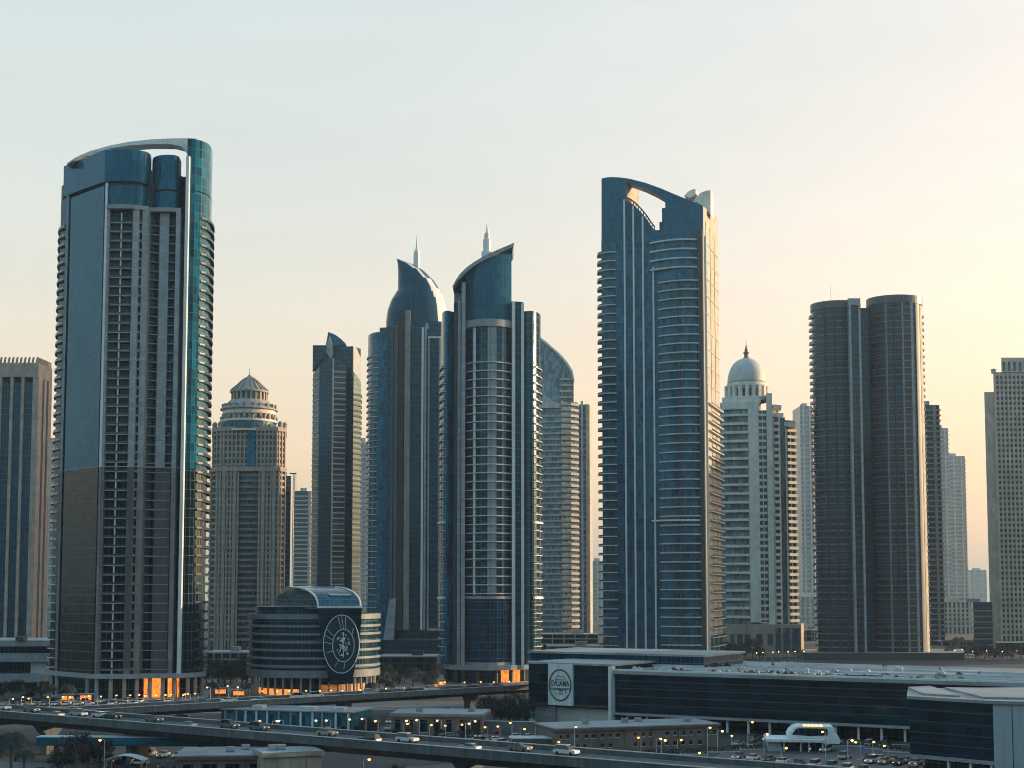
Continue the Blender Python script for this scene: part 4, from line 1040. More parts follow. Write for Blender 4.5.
# portal: tapering wedge standing proud of the drum
yp = -ry - 3.5
def ppt(px, py, y): return (t.x(px, y, 640), y, t.z(py, y))
T0 = [(317.6, 607.6), (361.6, 607.6), (360, 640), (352.5, 683), (330.0, 683), (321.4, 640)]
mb = MB()
fr = [ppt(a, b, yp) for a, b in T0]
bk = [ppt(a - 3, b, yp + 18) for a, b in T0]
mb.loft([fr, bk]); mb.build('portal_wedge', 'podium_glass', t.root)
MB().loft([[ppt(316.8, 608, yp - .6), ppt(362.6, 608, yp - .6), ppt(362.6, 606, yp - .6), ppt(316.8, 606, yp - .6)], [ppt(314, 608, yp + 18), ppt(360, 608, yp + 18), ppt(360, 606, yp + 18), ppt(314, 606, yp + 18)]]).build('portal_cornice', 'pale_fin', t.root)
# emblem: two rings, spokes, leaf knot
def ering(cx_, cz_, ra, rb, w, name):
    a = [(cx_ + (ra) * math.cos(2 * math.pi * i / 48), cz_ + rb * math.sin(2 * math.pi * i / 48)) for i in range(48)]
    mb = MB(); mb.tube([(p, yp - .30, q) for p, q in a + a[:2]], w, 6); mb.build(name, 'white_paint', em)
em = bpy.data.objects.new('emblem', MB().lathe([(.01, -.15), (1, -.15), (1, .15), (.01, .15)], 0, 0, 48).mesh('emblem', ['podium_glass'])); COL.objects.link(em); em.parent = t.root
exc, ezc = t.x(341.5, yp, 640), t.z(644, yp); ea, eb = t.x(359.4, yp, 640) - exc, t.z(615, yp) - ezc
em.location = (0, 0, 0)
me = em.data
for v in me.vertices:
    x_, y_, z_ = v.co; v.co = (exc + x_ * ea, yp - .16 + z_ * .9, ezc + y_ * eb)
ering(exc, ezc, ea, eb, .15, 'outer_ring')
ixc, izc, ia, ib = t.x(343.6, yp, 640), t.z(645.4, yp), ea * .60, eb * .56
ering(ixc, izc, ia, ib, .13, 'inner_ring')
mb = MB()
for dg in (78, 90, 102, 148, 162, 176, 200, 245, 280, 40):
    a = R(dg); k = .96 if dg in (90, 148, 162, 176, 78, 102) else .86
    mb.tube([(ixc + ia * 1.02 * math.cos(a), yp - .32, izc + ib * 1.02 * math.sin(a)), (exc + ea * k * math.cos(a), yp - .32, ezc + eb * k * math.sin(a))], .09, 5)
mb.build('emblem_spokes', 'pale_fin', em)
mb = MB(); r2 = random.Random(3)
for i in range(60):
    a, q = r2.uniform(0, 6.28), r2.uniform(.05, .72) ** .8
    x_, z_ = ixc + ia * q * math.cos(a) * .9, izc + ib * q * math.sin(a)
    l = r2.uniform(.5, 1.0); b = math.pi / 2 + (x_ - ixc) * .35 + r2.uniform(-.5, .5)
    mb.tube([(x_, yp - .34, z_), (x_ + .4 * l * math.cos(b) - .2, yp - .36, z_ + .6 * l), (x_ + l * math.cos(b), yp - .34, z_ + l * math.sin(b))], [.06, .2, .05], 5)
mb.tube([(ixc, yp - .34, izc - ib * .75), (ixc + .15, yp - .34, izc), (ixc, yp - .34, izc + ib * .8)], .12, 5)
mb.build('emblem_knot', 'white_paint', em)
# half vault over the hall
def vrow(f, side):
    a = math.pi / 2 * f
    x0 = (293.4, 335.2)[side]; x1 = (318.0, 360.6)[side]
    px = x0 + (x1 - x0) * math.sin(a); y = yp + 13 - 13 * math.sin(a) + (0 if side == 0 else .5)
    top = t.z(587.6, yp + 13); bot = t.z(606.4, yp)
    return (t.x(px, y, 600), y, bot + (top - bot) * math.cos(a) ** .9)
NV = 14
L_ = [vrow(i / NV, 0) for i in range(NV + 1)]; R_ = [vrow(i / NV, 1) for i in range(NV + 1)]
rear = lambda p, px: (t.x(px, yp + 36, 600), yp + 36, t.z(604, yp + 36))
bl, br = (t.x(273, yp + 30, 600), yp + 30, bz(607)), (t.x(316, yp + 32, 600), yp + 32, bz(607))
LB = [tuple(Vector(L_[0]).lerp(Vector(bl), s) + Vector((0, 0, 3.2 * math.sin(math.pi * s)))) for s in (.25, .5, .75, 1)]
RB = [tuple(Vector(R_[0]).lerp(Vector(br), s) + Vector((0, 0, 3.2 * math.sin(math.pi * s)))) for s in (.25, .5, .75, 1)]
LF, RF = LB[::-1] + L_, RB[::-1] + R_
mb = MB(); b = len(mb.v); zf = bz(608) - .5
for i in range(len(LF) - 1): mb.add([LF[i], LF[i + 1], RF[i + 1], RF[i]])
mb.add([(p[0], p[1], p[2]) for p in LF] + [(LF[-1][0], LF[-1][1], zf), (LF[0][0], LF[0][1], zf)])
mb.add([(p[0], p[1], p[2]) for p in RF] + [(RF[-1][0], RF[-1][1], zf), (RF[0][0], RF[0][1], zf)])
mb.build('vault', 'vault_glass', t.root)
for row, nm in ((L_, 'vault_rib'), (R_, 'vault_rib')):
    mb = MB(); mb.tube([(p[0], p[1] - .1, p[2] + .1) for p in row], .38, 6); mb.build(nm, 'pale_fin', t.root)
mb = MB(); mb.tube([L_[0], R_[0]], .22, 6); mb.build('vault_ridge', 'steel_panel', t.root)
mb = MB(); mb.tube([LF[0], tuple(Vector(LF[0]).lerp(Vector(L_[-1]), .97))], .3, 6); mb.build('gable_sill', 'steel_panel', t.root)
h0, h1 = Vector(L_[9]).lerp(Vector(R_[9]), .38), Vector(L_[9]).lerp(Vector(R_[9]), .85)
mb = MB(); mb.tube([h0 + Vector((-1, .4, 1.0)), h0 + Vector((0, -.2, .4)), h1 + Vector((0, -.2, .3))], [.12, .45, .4], 6); mb.build('roof_hatch', 'pale_fin', t.root)

# ================================================================== podium mall in the right foreground
t = thing('podium_mall', 'long low dark glass mall on columns with a pale gravel roof', 'mall', (28, 401, 0), 0)
MALL = t
d = Vector((.864, -.503)); nrm = Vector((.503, .864))
MANG = math.atan2(d.y, d.x)
def mp(s, q): return (d.x * s + nrm.x * q, d.y * s + nrm.y * q)         # along the front, into the depth
ZR, ZU = 15.8, 4.1
LEN = 132
def mbox(mb, s0, s1, q0, q1, z0, z1, m=0): return mb.prism([mp(s0, q0), mp(s1, q0), mp(s1, q1), mp(s0, q1)], z0, z1, m)
mbox(MB(), 1, LEN, 1.4, 70, ZU, ZR - .9).build('glass_hall', ['podium_glass'], t)
mbox(MB(), .2, LEN + .5, .4, 71, ZR - .9, ZR).build('roof_slab', ['roof_membrane'], t)
mbox(MB(), .2, LEN + .5, .4, 1.3, ZR + .002, ZR + .5).build('roof_parapet', ['pale_fin'], t)
mbox(MB(), .2, LEN + .5, .6, 30, ZU - .7, ZU).build('soffit_slab', ['steel_panel'], t)
for k, z_ in enumerate((6.4, 8.6, 10.8, 12.9)): mbox(MB(), 1, LEN, 1.18, 1.39, z_, z_ + .22).build('facade_rail', ['rail_blue'], t)
for s in range(4, LEN, 6): mbox(MB(), s - .3, s + .3, 2, 2.6, 0, ZU - .7).build('column', ['pale_fin'], t)
mbox(MB(), 1, LEN, 12, 13, 0, ZU - .7).build('undercroft_wall', ['dark_glass'], t)
rr_ = random.Random(11)
for i in range(90):
    s, q = rr_.uniform(4, LEN - 34), rr_.choice((rr_.uniform(2.2, 6), rr_.uniform(2.2, 6), rr_.uniform(2.2, 5), rr_.uniform(8, 60)))
    w, l, h = rr_.uniform(.5, 1.4), rr_.uniform(.5, 2.2), rr_.uniform(.25, .8)
    mb = mbox(MB(), s, s + l, q, q + w, ZR + .1, ZR + .1 + h)
    mbox(mb, s + l * .2, s + l * .7, q + w * .2, q + w * .7, ZR + .1 + h, ZR + .3 + h * 1.2)
    for a in (.1, .85): mbox(mb, s + l * a, s + l * a + .08, q + .1, q + w - .1, ZR + .002, ZR + .1)
    mb.build('roof_unit', rr_.choice(['dark_metal', 'steel_panel', 'slab_edge']), t)
for q in (9, 22, 40): mbox(MB(), 3, LEN - 3, q, q + .5, ZR + .002, ZR + .45).build('roof_duct', ['slab_edge'], t)
mb = MB()
for i in range(9):
    s0_ = rr_.uniform(6, 80); q0_ = rr_.uniform(2, 12); p0_ = mp(s0_, q0_); p1_ = mp(s0_ + rr_.uniform(6, 14), q0_); p2_ = mp(s0_ + 6, q0_ + rr_.uniform(4, 12))
    mb.tube([(*p0_, ZR + .3), (*p1_, ZR + .3)], .12, 6)
mb.build('roof_pipework', ['dark_metal'], t)
for i in range(8):
    s0_, q0_ = rr_.uniform(4, 90), rr_.uniform(4, 45); p_ = mp(s0_, q0_)
    MB().lathe([(.45, ZR + .002), (.45, ZR + .7), (.7, ZR + .75), (.7, ZR + 1.0), (.1, ZR + 1.25)], p_[0], p_[1], 10).build('roof_vent', ['slab_edge'], t)
# upper hall behind
mbox(MB(), -41, 17.4, 26, 58, ZR - 3, 19.0).build('upper_hall', ['navy_glass'], t)
mbox(MB(), -41.6, 18, 25.4, 58.5, 19.0, 19.6).build('upper_roof', ['roof_membrane'], t)
mbox(MB(), -41.4, 17.8, 25.2, 25.38, ZR + .3, 16.6).build('upper_rail', ['slab_edge'], t)
# sign block
sb = thing('sign_block', 'dark glass end block of the mall carrying a white sign panel with a round emblem', 'building', (4.6, 417, 0), 0)
def sp_(s, q): 
    e = Vector((23.4, -16)).normalized(); n2 = Vector((-e.y, e.x))
    return (e.x * s + n2.x * q, e.y * s + n2.y * q)
def sbox(s0, s1, q0, q1, z0, z1): return MB().prism([sp_(s0, q0), sp_(s1, q0), sp_(s1, q1), sp_(s0, q1)], z0, z1)
SL = 28.3
def z_at(s, py): return PZ(512, py, 417 - .564 * s)
zt_, zl_ = z_at(0, 662.4), z_at(0, 703)
sbox(.3, SL - .6, 0, 30, zl_ + .3, zt_ - .3).build('glass_block', 'podium_glass', sb)
sbox(0, SL + .4, -.5, 30.5, zt_ - .3, zt_ + .25).build('roof_slab', 'steel_panel', sb)
sbox(SL - .6, SL + .3, -.5, 2, .2, zt_ - .31).build('corner_post', 'pale_fin', sb)
sbox(.3, SL - .6, -.2, 29, zl_ - .3, zl_ + .29).build('soffit', 'dark_metal', sb)
sbox(1.2, 8.8, 1.2, 28, 0, zl_ - .31).build('base_wall', 'steel_panel', sb)
sbox(8.81, SL - .7, 2.4, 28, 0, zl_ - .9).build('base_wall', 'slab_edge', sb)
sbox(.4, 1.1, .4, 1.1, 0, zl_ - .31).build('base_post', 'pale_fin', sb)
s0, s1 = 7.6, 16.0
zp0, zp1 = z_at(8, 704.6), z_at(8, 663.4)
matte('panel_white', (.56, .58, .57), var=.06, rough=.6)
matte('sign_white', (.34, .38, .39), var=.06, rough=.6)
pan = sbox(s0, s1, -.75, -.01, zp0, zp1).build('sign_panel', 'panel_white', sb)
e = Vector((23.4, -16, 0)).normalized(); n2 = Vector((-e.y, e.x, 0))
matte('sign_ink', (.030, .035, .045), var=.05, rough=.5); matte('sign_brown', (.16, .085, .05), var=.1, rough=.5); matte('sign_teal', (.05, .16, .20), var=.05)
scx, szc, sa, sbb = (s0 + s1) / 2, (zp0 + zp1) / 2 - .1, 3.65, 4.4
def spt(u, w, q=-.86): v = e * (scx + u) + n2 * q; return (v.x, v.y, szc + w)
mb = MB(); cir = [spt(sa * math.cos(2 * math.pi * i / 48), sbb * math.sin(2 * math.pi * i / 48)) for i in range(50)]; mb.tube(cir, .19, 6); mb.build('emblem_ring', 'sign_ink', pan)
def txt(body, size, u, w, mat, name, sxx=1.0):
    c = bpy.data.curves.new(name, 'FONT'); c.body = body; c.size = size; c.align_x = 'CENTER'; c.align_y = 'CENTER'; c.extrude = .05; c.offset = .02
    tmp = bpy.data.objects.new(name, c); COL.objects.link(tmp); bpy.context.view_layer.update()
    me = bpy.data.meshes.new_from_object(tmp.evaluated_get(bpy.context.evaluated_depsgraph_get())); bpy.data.objects.remove(tmp)
    o = bpy.data.objects.new(name, me); COL.objects.link(o); o.parent = pan
    o.location = spt(u, w, -.81); o.rotation_euler = (R(90), 0, math.atan2(e.y, e.x)); o.scale = (sxx, 1, 1); me.materials.clear(); me.materials.append(M[mat])
txt('EVUAMA', 2.3, 0, .35, 'sign_ink', 'sign_lettering', .68)
txt('22', 1.9, .3, -2.1, 'sign_ink', 'sign_number', .8)
for w, l, mt in ((-.95, 3.3, 'sign_brown'), (-1.25, 3.1, 'sign_ink'), (1.55, 1.9, 'sign_teal')):
    mb = MB(); mb.tube([spt(-l, w), spt(l, w)], .09, 5); mb.build('emblem_bar', mt, pan)
mb = MB(); mb.tube([spt(-1.6, 1.75), spt(-.6, 2.9), spt(.2, 2.2), spt(1.0, 2.7), spt(1.8, 1.75)], .09, 5)
mb.tube([spt(-2.2, -1.6), spt(-1.4, -3.0)], .09, 5); mb.tube([spt(1.6, -1.4), spt(2.1, -2.4)], .1, 5); mb.build('emblem_strokes', 'sign_teal', pan)

# right front wing
rw_ = thing('mall_wing', 'nearer dark glass wing with a blank pale end wall at the right edge', 'building', (80.5, 288, 0), 0)
A0, B0, C0 = (0, 0), (12.6, -13.0), (34, -18.6)
bk_ = [(60, 30), (6, 22)]
zt_, zf0 = 17.0, 5.4
MB().prism([A0, B0, (B0[0] + 10, 14), (8, 20)], zf0, zt_ - .6).build('glass_hall', 'podium_glass', rw_)
MB().prism([B0, C0, (C0[0] + 20, 20), (B0[0] + 10, 14.2)], 0, zt_ - .61).build('end_wall', 'sign_white', rw_)
v_ = (Vector(C0) - Vector(B0)).normalized()
a_ = Vector(B0) + v_ * 3.4; MB().band([tuple(a_), tuple(a_ + v_ * .16)], -.1, .04, .1, zt_ - .8).build('wall_joint', 'dark_metal', rw_)
MB().prism([(-.5, -.3), (B0[0], B0[1] - .6), (C0[0] + 1, C0[1] - .6)] + bk_, zt_ - .6, zt_).build('roof_slab', 'roof_membrane', rw_)
MB().prism([(3.5, 2.0), (9.2, -4), (12, 26), (6, 22)], zt_ + .002, zt_ + .35).build('roof_step', 'roof_membrane', rw_)
MB().prism([(12.4, -8.4), (34, -14), (44, 14), (13.4, 20)], zt_ + .002, zt_ + .4).build('roof_step', 'roof_membrane', rw_)
MB().band([A0, B0], -1, .4, zf0 - .7, zf0 - .01).build('soffit_slab', 'steel_panel', rw_)
for f in (.46, .72, .96): 
    q = Vector(A0).lerp(Vector(B0), f); MB().box(-.22, .22, .1, .6, 0, zf0 - .7).build('column', 'pale_fin', rw_, (q.x, q.y, 0), math.atan2(B0[1], B0[0]))
MB().band([(2, 1), (13.4, -10.6)], -3, -2.4, 0, zf0 - .7).build('undercroft_wall', 'dark_glass', rw_)
for z_ in (7.6, 9.8, 12, 14.2): MB().band([A0, B0], .02, .2, z_, z_ + .18).build('facade_rail', 'rail_blue', rw_)

# ================================================================== viaducts
curt = None
def asphalt():
    m, nt, p = newmat('asphalt'); g = N(nt)
    P = g.new('ShaderNodeNewGeometry').outputs['Position']
    col = g.mixc(g.ramp(g.noise(P, .15, 4), .35, .65), c4((.040, .045, .049)), c4((.066, .072, .076)))
    col = g.mixc(g.ramp(g.noise(P, 3, 3), .4, .7, 0, .3), col, c4((.024, .024, .026)))
    g.put(p.inputs['Base Color'], col); p.inputs['Roughness'].default_value = .62
asphalt()
matte('road_paint', (.60, .60, .57), var=.2, bump=0)
matte('viaduct_concrete', (.085, .092, .10), var=.22, streak=.25, joints=(6, 40, .45))
def viaduct(name, label, p, q, zt, width, t0, t1, piers, depth=2.0, gap=None):
    """p, q: ground-plan points of the near edge at parapet height"""
    a, b = Vector(p), Vector(q); dr = (b - a).normalized(); nn = Vector((-dr.y, dr.x))
    L0 = (b - a).length
    o = a + dr * (t0 * L0); LL = (t1 - t0) * L0
    r = thing(name, label, 'bridge', (o.x, o.y, 0), math.atan2(dr.y, dr.x))
    zd = zt - .9
    MB().box(0, LL, 0, width, zd - .45, zd).build('deck', 'asphalt', r)
    sec = [(1.4, zd - .46), (width - 1.4, zd - .46), (width - 3.0, zd - depth), (3.0, zd - depth)]
    MB().extr([(0, y, z) for y, z in sec], (LL, 0, 0)).build('box_girder', 'viaduct_concrete', r)
    for y in (-.25, width): MB().extr([(0, y, zd - .7), (0, y + .25, zd - .7), (0, y + .25, zt), (0, y + .05, zt)], (LL, 0, 0)).build('parapet', 'viaduct_concrete', r)
    for y in (-.32, width - .02): MB().box(0, LL, y, y + .34, zt + .002, zt + .14).build('coping', 'slab_edge', r)  # pale strip paints the sky-lit top edge of the dark parapets
    for y in (.6, width - .75): MB().box(0, LL, y, y + .15, zd + .003, zd + .008).build('edge_line', 'road_paint', r)
    me = MB().box(0, 3, -.07, .07, 0, .006).mesh('lane_dash', ['road_paint'])
    n = min(95, int(LL / 9))
    for i in range(n):
        for y in (width / 2,):
            d_ = bpy.data.objects.new('lane_dash', me); COL.objects.link(d_); d_.parent = r; d_.location = (2 + i * LL / n, y, zd + .003)
    for px in piers:
        # where the sight line through that column meets the deck's middle line
        best = min(((abs(px - (512 + F * (w.x / w.y))), s) for s in [LL * k / 400 for k in range(401)] for w in [o + dr * s + nn * (width / 2)]), key=lambda v: v[0])[1]
        MB().extr([(best - 1.2, y, z) for y, z in ((width / 2 - 1.5, 0), (width / 2 + 1.5, 0), (width / 2 + 1.6, zd - depth - 2.2), (width - 2.6, zd - depth - .02), (2.6, zd - depth - .02), (width / 2 - 1.6, zd - depth - 2.2))], (2.4, 0, 0)).build('pier', 'viaduct_concrete', r)
    return r, o, dr, nn, LL, zd
pA, qA = G(0, 711, 9.9), G(540, 754.5, 9.9)
VA = viaduct('road_viaduct', 'near concrete road viaduct sloping across the bottom left of the picture', pA, qA, 9.9, 12.5, -.5, 1.6, (55, 145, 268, 470), 2.3)
pB, qB = G(160, 705.5, 8.3), G(530, 684.5, 8.3)
VB = viaduct('road_viaduct', 'farther concrete road viaduct passing in front of the glowing lobbies', pB, qB, 8.3, 10.5, -.32, 1.7, (240, 345, 470), 1.9)
# teal footbridge
t = thing('footbridge', 'teal clad footbridge passing under the near road viaduct', 'bridge', (-104, 311, 0), R(-2))
curtain('teal_panel', (.02, .13, .19), 2.4, 1.8, ior=1.5, line=(.02, .07, .10), vary=.25)
MB().box(0, 60, 0, 3, 4.9, 6.3).build('side_cladding', 'teal_panel', t)
MB().box(0, 60, -.25, 3.25, 4.55, 4.89).build('deck', 'dark_metal', t)
MB().box(0, 60, -.1, 3.1, 6.31, 6.5).build('roof_edge', 'slab_edge', t)
for x_ in (4, 20, 36, 54): MB().box(x_ - .4, x_ + .4, 1, 2, 0, 4.54).build('support', 'viaduct_concrete', t)

# ================================================================== ground-level roads and paving
def sheet(name, pts, z, mat):
    o = MB(); o.add([(a, b, z) for a, b in pts]); return struct(o.build(name, mat))
def gq(*pp): return [G(*p) for p in pp]
matte('paving', (.10, .10, .10), joints=(1.2, 1.2, .75), var=.2)
matte('sand_lot', (.055, .053, .050), var=.25)
sheet('frontage_pavement', [(-260, 430), (150, 505), (150, 520), (30, 500), (-40, 496), (-180, 478), (-260, 470)], .004, 'paving')
sheet('frontage_road', [(-260, 418), (200, 502), (200, 514), (-260, 430)], .008, 'asphalt')
sheet('plaza_pavement', [(-110, 500), (-10, 520), (0, 640), (-120, 640)], .008, 'paving')
sheet('car_park', [(38, 300), (75, 262), (112, 300), (100, 356), (52, 346)], .012, 'asphalt')
sheet('yard', [(-40, 362), (12, 352), (12, 400), (-44, 402)], .012, 'sand_lot')
sheet('service_road', [(-150, 300), (-60, 268), (20, 300), (40, 326), (40, 333), (12, 330), (-60, 290), (-150, 312)], .016, 'asphalt')
sheet('side_road', [(-150, 330), (-90, 350), (-60, 372), (-64, 378), (-96, 358), (-150, 342)], .016, 'asphalt')
sheet('light_pavement', [(-140, 316), (-80, 296), (-60, 300), (-80, 310), (-140, 328)], .020, 'paving')
sheet('rear_road', [(95, 640), (300, 760), (296, 768), (90, 650)], .012, 'asphalt')
for i in range(9): pass

# ================================================================== low buildings between the viaducts
# teal market hall
a, b = G(221, 733, 0), G(352, 737, 0)
a, b = Vector(a), Vector(b); L_m = (b - a).length
t = thing('market_hall', 'low teal panelled market hall between the two viaducts', 'building', (a.x, a.y, 0), math.atan2(b.y - a.y, b.x - a.x))
HM = 38 - (707 - 592) * a.y / 1407
curtain('market_panel', (.02, .12, .17), 1.3, 2.6, ior=1.5, line=(.03, .06, .075), vary=.6, lit=.03)
MB().box(0, L_m, 0, 14, 0, HM - .35).build('wall', 'market_panel', t)
MB().box(-.4, L_m + .4, -.5, 14.5, HM - .34, HM).build('roof', 'roof_membrane', t)
for i in range(12):
    x_ = L_m * (i + .5) / 12 + rnd.uniform(-.7, .7)
    MB().box(x_ - .25, x_ + .25, -.35, -.01, 0, HM - .36).build('pilaster', rnd.choice(['steel_panel', 'market_panel', 'pale_fin']), t)
for i, f in enumerate((.06, .17, .33, .42, .58, .7, .82, .93)):
    MB().box(L_m * f - .6, L_m * f + .6, -.12, -.01, 0, 2.5).build('doorway', 'lobby_dim' if i in (1, 3, 6) else 'dark_glass', t)
for f, w in ((.2, 3), (.55, 5), (.8, 4)): MB().box(L_m * f, L_m * f + w, 3, 6, HM + .002, HM + .8).build('roof_unit', 'slab_edge', t)
def house(name, label, p, q, dep, ytop, wall, nwin, storeys, roofmat='roof_membrane', winw=1.0, fascia=None):
    a, b = Vector(p), Vector(q); L = (b - a).length
    t = thing(name, label, 'building', (a.x, a.y, 0), math.atan2(b.y - a.y, b.x - a.x))
    h = 38 - (ytop - 592) * a.y / 1407
    MB().box(0, L, 0, dep, 0, h - .9).build('wall', wall, t)
    MB().box(-.4, L + .4, -.5, dep + .4, h - .89, h - .25).build('fascia', fascia or 'brown_panel', t)
    MB().box(-.3, L + .3, -.4, dep + .3, h - .249, h).build('roof', roofmat, t)
    sh = (h - 1.2) / storeys
    for s in range(storeys):
        for i in range(nwin):
            x_ = L * (i + .5) / nwin + rnd.uniform(-.25, .25); w = winw * rnd.uniform(.7, 1.3)
            if rnd.random() < .12: continue
            o = MB().box(x_ - w / 2, x_ + w / 2, -.06, .08, s * sh + .9, s * sh + sh - .5).build('window', 'dark_glass', t)
            MB().box(x_ - w / 2 - .12, x_ + w / 2 + .12, -.16, -.001, s * sh + .74, s * sh + .9).build('sill', 'slab_edge', o)
    for i in range(max(2, nwin // 3)):
        x_ = L * (i + .5) / max(2, nwin // 3); MB().box(x_ - .18, x_ + .18, -.25, -.001, 0, h - .9).build('pilaster', wall, t)
    for i in range(max(2, int(L / 9))):
        x_ = rnd.uniform(1, L - 3); y_ = rnd.uniform(2, dep - 3)
        mb = MB().box(x_, x_ + 1.6, y_, y_ + 1.0, h + .12, h + 1.0)
        for e_ in (0, 1.5): mb.box(x_ + e_, x_ + e_ + .1, y_ + .1, y_ + .9, h + .002, h + .12)
        mb.build('roof_unit', 'steel_panel', t)
    return t, L, h
matte('tan_wall', (.15, .12, .10), var=.2); matte('umber_wall', (.17, .10, .07), var=.2); matte('grey_wall', (.12, .125, .13), var=.2)
house('shop_row', 'low grey brown shop row with dark windows between the viaducts', G(391, 735, 0), G(482, 736, 0), 16, 711.5, 'tan_wall', 7, 1, winw=2.0, fascia='grey_stone')
house('brick_block', 'long two storey brown block with small windows in front of the mall', G(556, 753, 0), G(719, 747, 0), 15, 726.4, 'tan_wall', 20, 2, winw=.9)
pA_, pB_ = G(176, 757, 6.6), G(266, 756, 6.6)
house('brown_shed', 'brown walled flat shed in front of the near viaduct at the bottom', pA_, pB_, 14, 753, 'umber_wall', 4, 1, winw=2.4)
house('cream_box', 'blank beige box building at the bottom beside the brown shed', G(264, 756, 7.3), G(322, 753.5, 7.3), 9, 750.5, 'beige_stone', 1, 1, winw=1.2, fascia='beige_stone')
# wall left of the hedge and low planter walls
t = thing('boundary_wall', 'pale blank boundary wall below the hedge trees', 'wall', (*G(480, 734, 0), 0), R(-12))
MB().box(0, 15, 0, .3, 0, 3.4).build('wall_panel', 'grey_wall', t); MB().box(-.1, 15.1, -.1, .4, 3.41, 3.6).build('coping', 'slab_edge', t)
t = thing('retaining_wall', 'brown retaining wall with a pale coping left of the brown block', 'wall', (*G(512, 752, 0), 0), R(4))
MB().box(0, 9.5, 0, .4, 0, 3.0).build('wall_panel', 'brown_panel', t); MB().box(-.1, 9.6, -.1, 6, 3.01, 3.25).build('coping', 'slab_edge', t)

# podium beside the tall tower on the left
t = thing('parking_podium', 'low grey podium with stepped horizontal decks at the left edge', 'building', (PX(-12, 660, 560), 552, 0), 0)
zq = lambda py: PZ(512, py, 552)
W_ = PX(49, 660, 560) - PX(-12, 660, 560)
for y0, y1, d0 in ((647, 641, 6), (662, 654, 2), (682, 674, -2)): MB().box(-24, W_ + (1 if d0 < 5 else 3), d0, 40, zq(y0), zq(y1)).build('deck', 'steel_panel', t)
MB().box(-24, W_, 8, 40, 0, zq(647) - .01).build('glazing', 'dark_glass', t)
MB().box(18, W_ + 1, 5, 30, zq(674) + .01, zq(662) - .01).build('side_wall', 'slab_edge', t)
for x_ in (-10, 0, 9, 17, 23): MB().box(x_ - .5, x_ + .5, -.5, .6, 0, zq(682) - .01).build('column', 'slab_edge', t)
MB().box(12, 15, 4, 9, zq(641) + .002, zq(637)).build('stair_head', 'dark_metal', t)

# streamlined pavilion in the car park
t = thing('pavilion', 'white streamlined two tier pavilion with dark ribbon windows in the car park', 'building', (*G(806, 752, 0), 0), R(-6))
def sc(px): return (px - 806) * 336 / 1407
hp = lambda py: 38 - (py - 592) * 336 / 1407
MB().box(sc(769), sc(782), .5, 9, 0, hp(741.4)).build('lower_wall', 'sign_white', t)
MB().box(sc(782) + .01, sc(823), .9, 9, 0, hp(741.4)).build('lower_glazing', 'dark_glass', t)
MB().box(sc(767), sc(824), -.8, 9.4, hp(741.3), hp(738.6)).build('canopy', 'white_paint', t)
for px in (784.6, 801, 809, 822.6): MB().box(sc(px) - .16, sc(px) + .16, .2, .6, 0, hp(741.4)).build('post', 'white_paint', t)
prof = [(790, 738.4), (789.6, 735), (792, 731), (796, 727.6), (800, 726.4), (834, 726.6), (835.5, 728), (834.6, 734), (839, 736), (840.6, 740), (840, 743.5), (824.2, 743.5), (824.2, 738.4)]
MB().extr([(sc(a), 1.6, hp(b)) for a, b in prof], (0, 7.6, 0)).build('upper_shell', 'white_paint', t)
win = [(793, 734.6), (797, 729.4), (800, 728.2), (827, 728.4), (828.4, 729.4), (828, 735.2), (810, 736)]
MB().extr([(sc(a), 1.45, hp(b)) for a, b in win], (0, .14, 0)).build('ribbon_window', 'dark_glass', t)
glow('lamp_glow', (1.0, .30, .05), 1.6); glow('lamp_white', (1.0, .52, .20), 1.6)
mb = MB()
for px in (806, 810, 814, 818, 822): mb.box(sc(px) - .35, sc(px) + .35, 2, 2.5, hp(726.4), hp(725.0))
mb.build('roof_lights', 'lamp_glow', t)

# white canopy by the service road
t = thing('curved_canopy', 'low white curved canopy beside the viaduct pier at the bottom left', 'canopy', (*G(104, 765, 1.5), 0), R(-8))
MB().extr([(8.6 * i / 8 , 0, 2.6 + 1.0 * math.sin(math.pi * i / 8)) for i in range(9)] + [(8.6 * i / 8, 0, 2.45 + 1.0 * math.sin(math.pi * i / 8)) for i in range(8, -1, -1)], (0, 3.4, 0)).build('roof_sheet', 'white_paint', t)
for x_, y_ in ((.4, .2), (8.2, .2), (.4, 3), (8.2, 3)): MB().box(x_ - .08, x_ + .08, y_ - .08, y_ + .08, 0, 2.62).build('post', 'slab_edge', t)

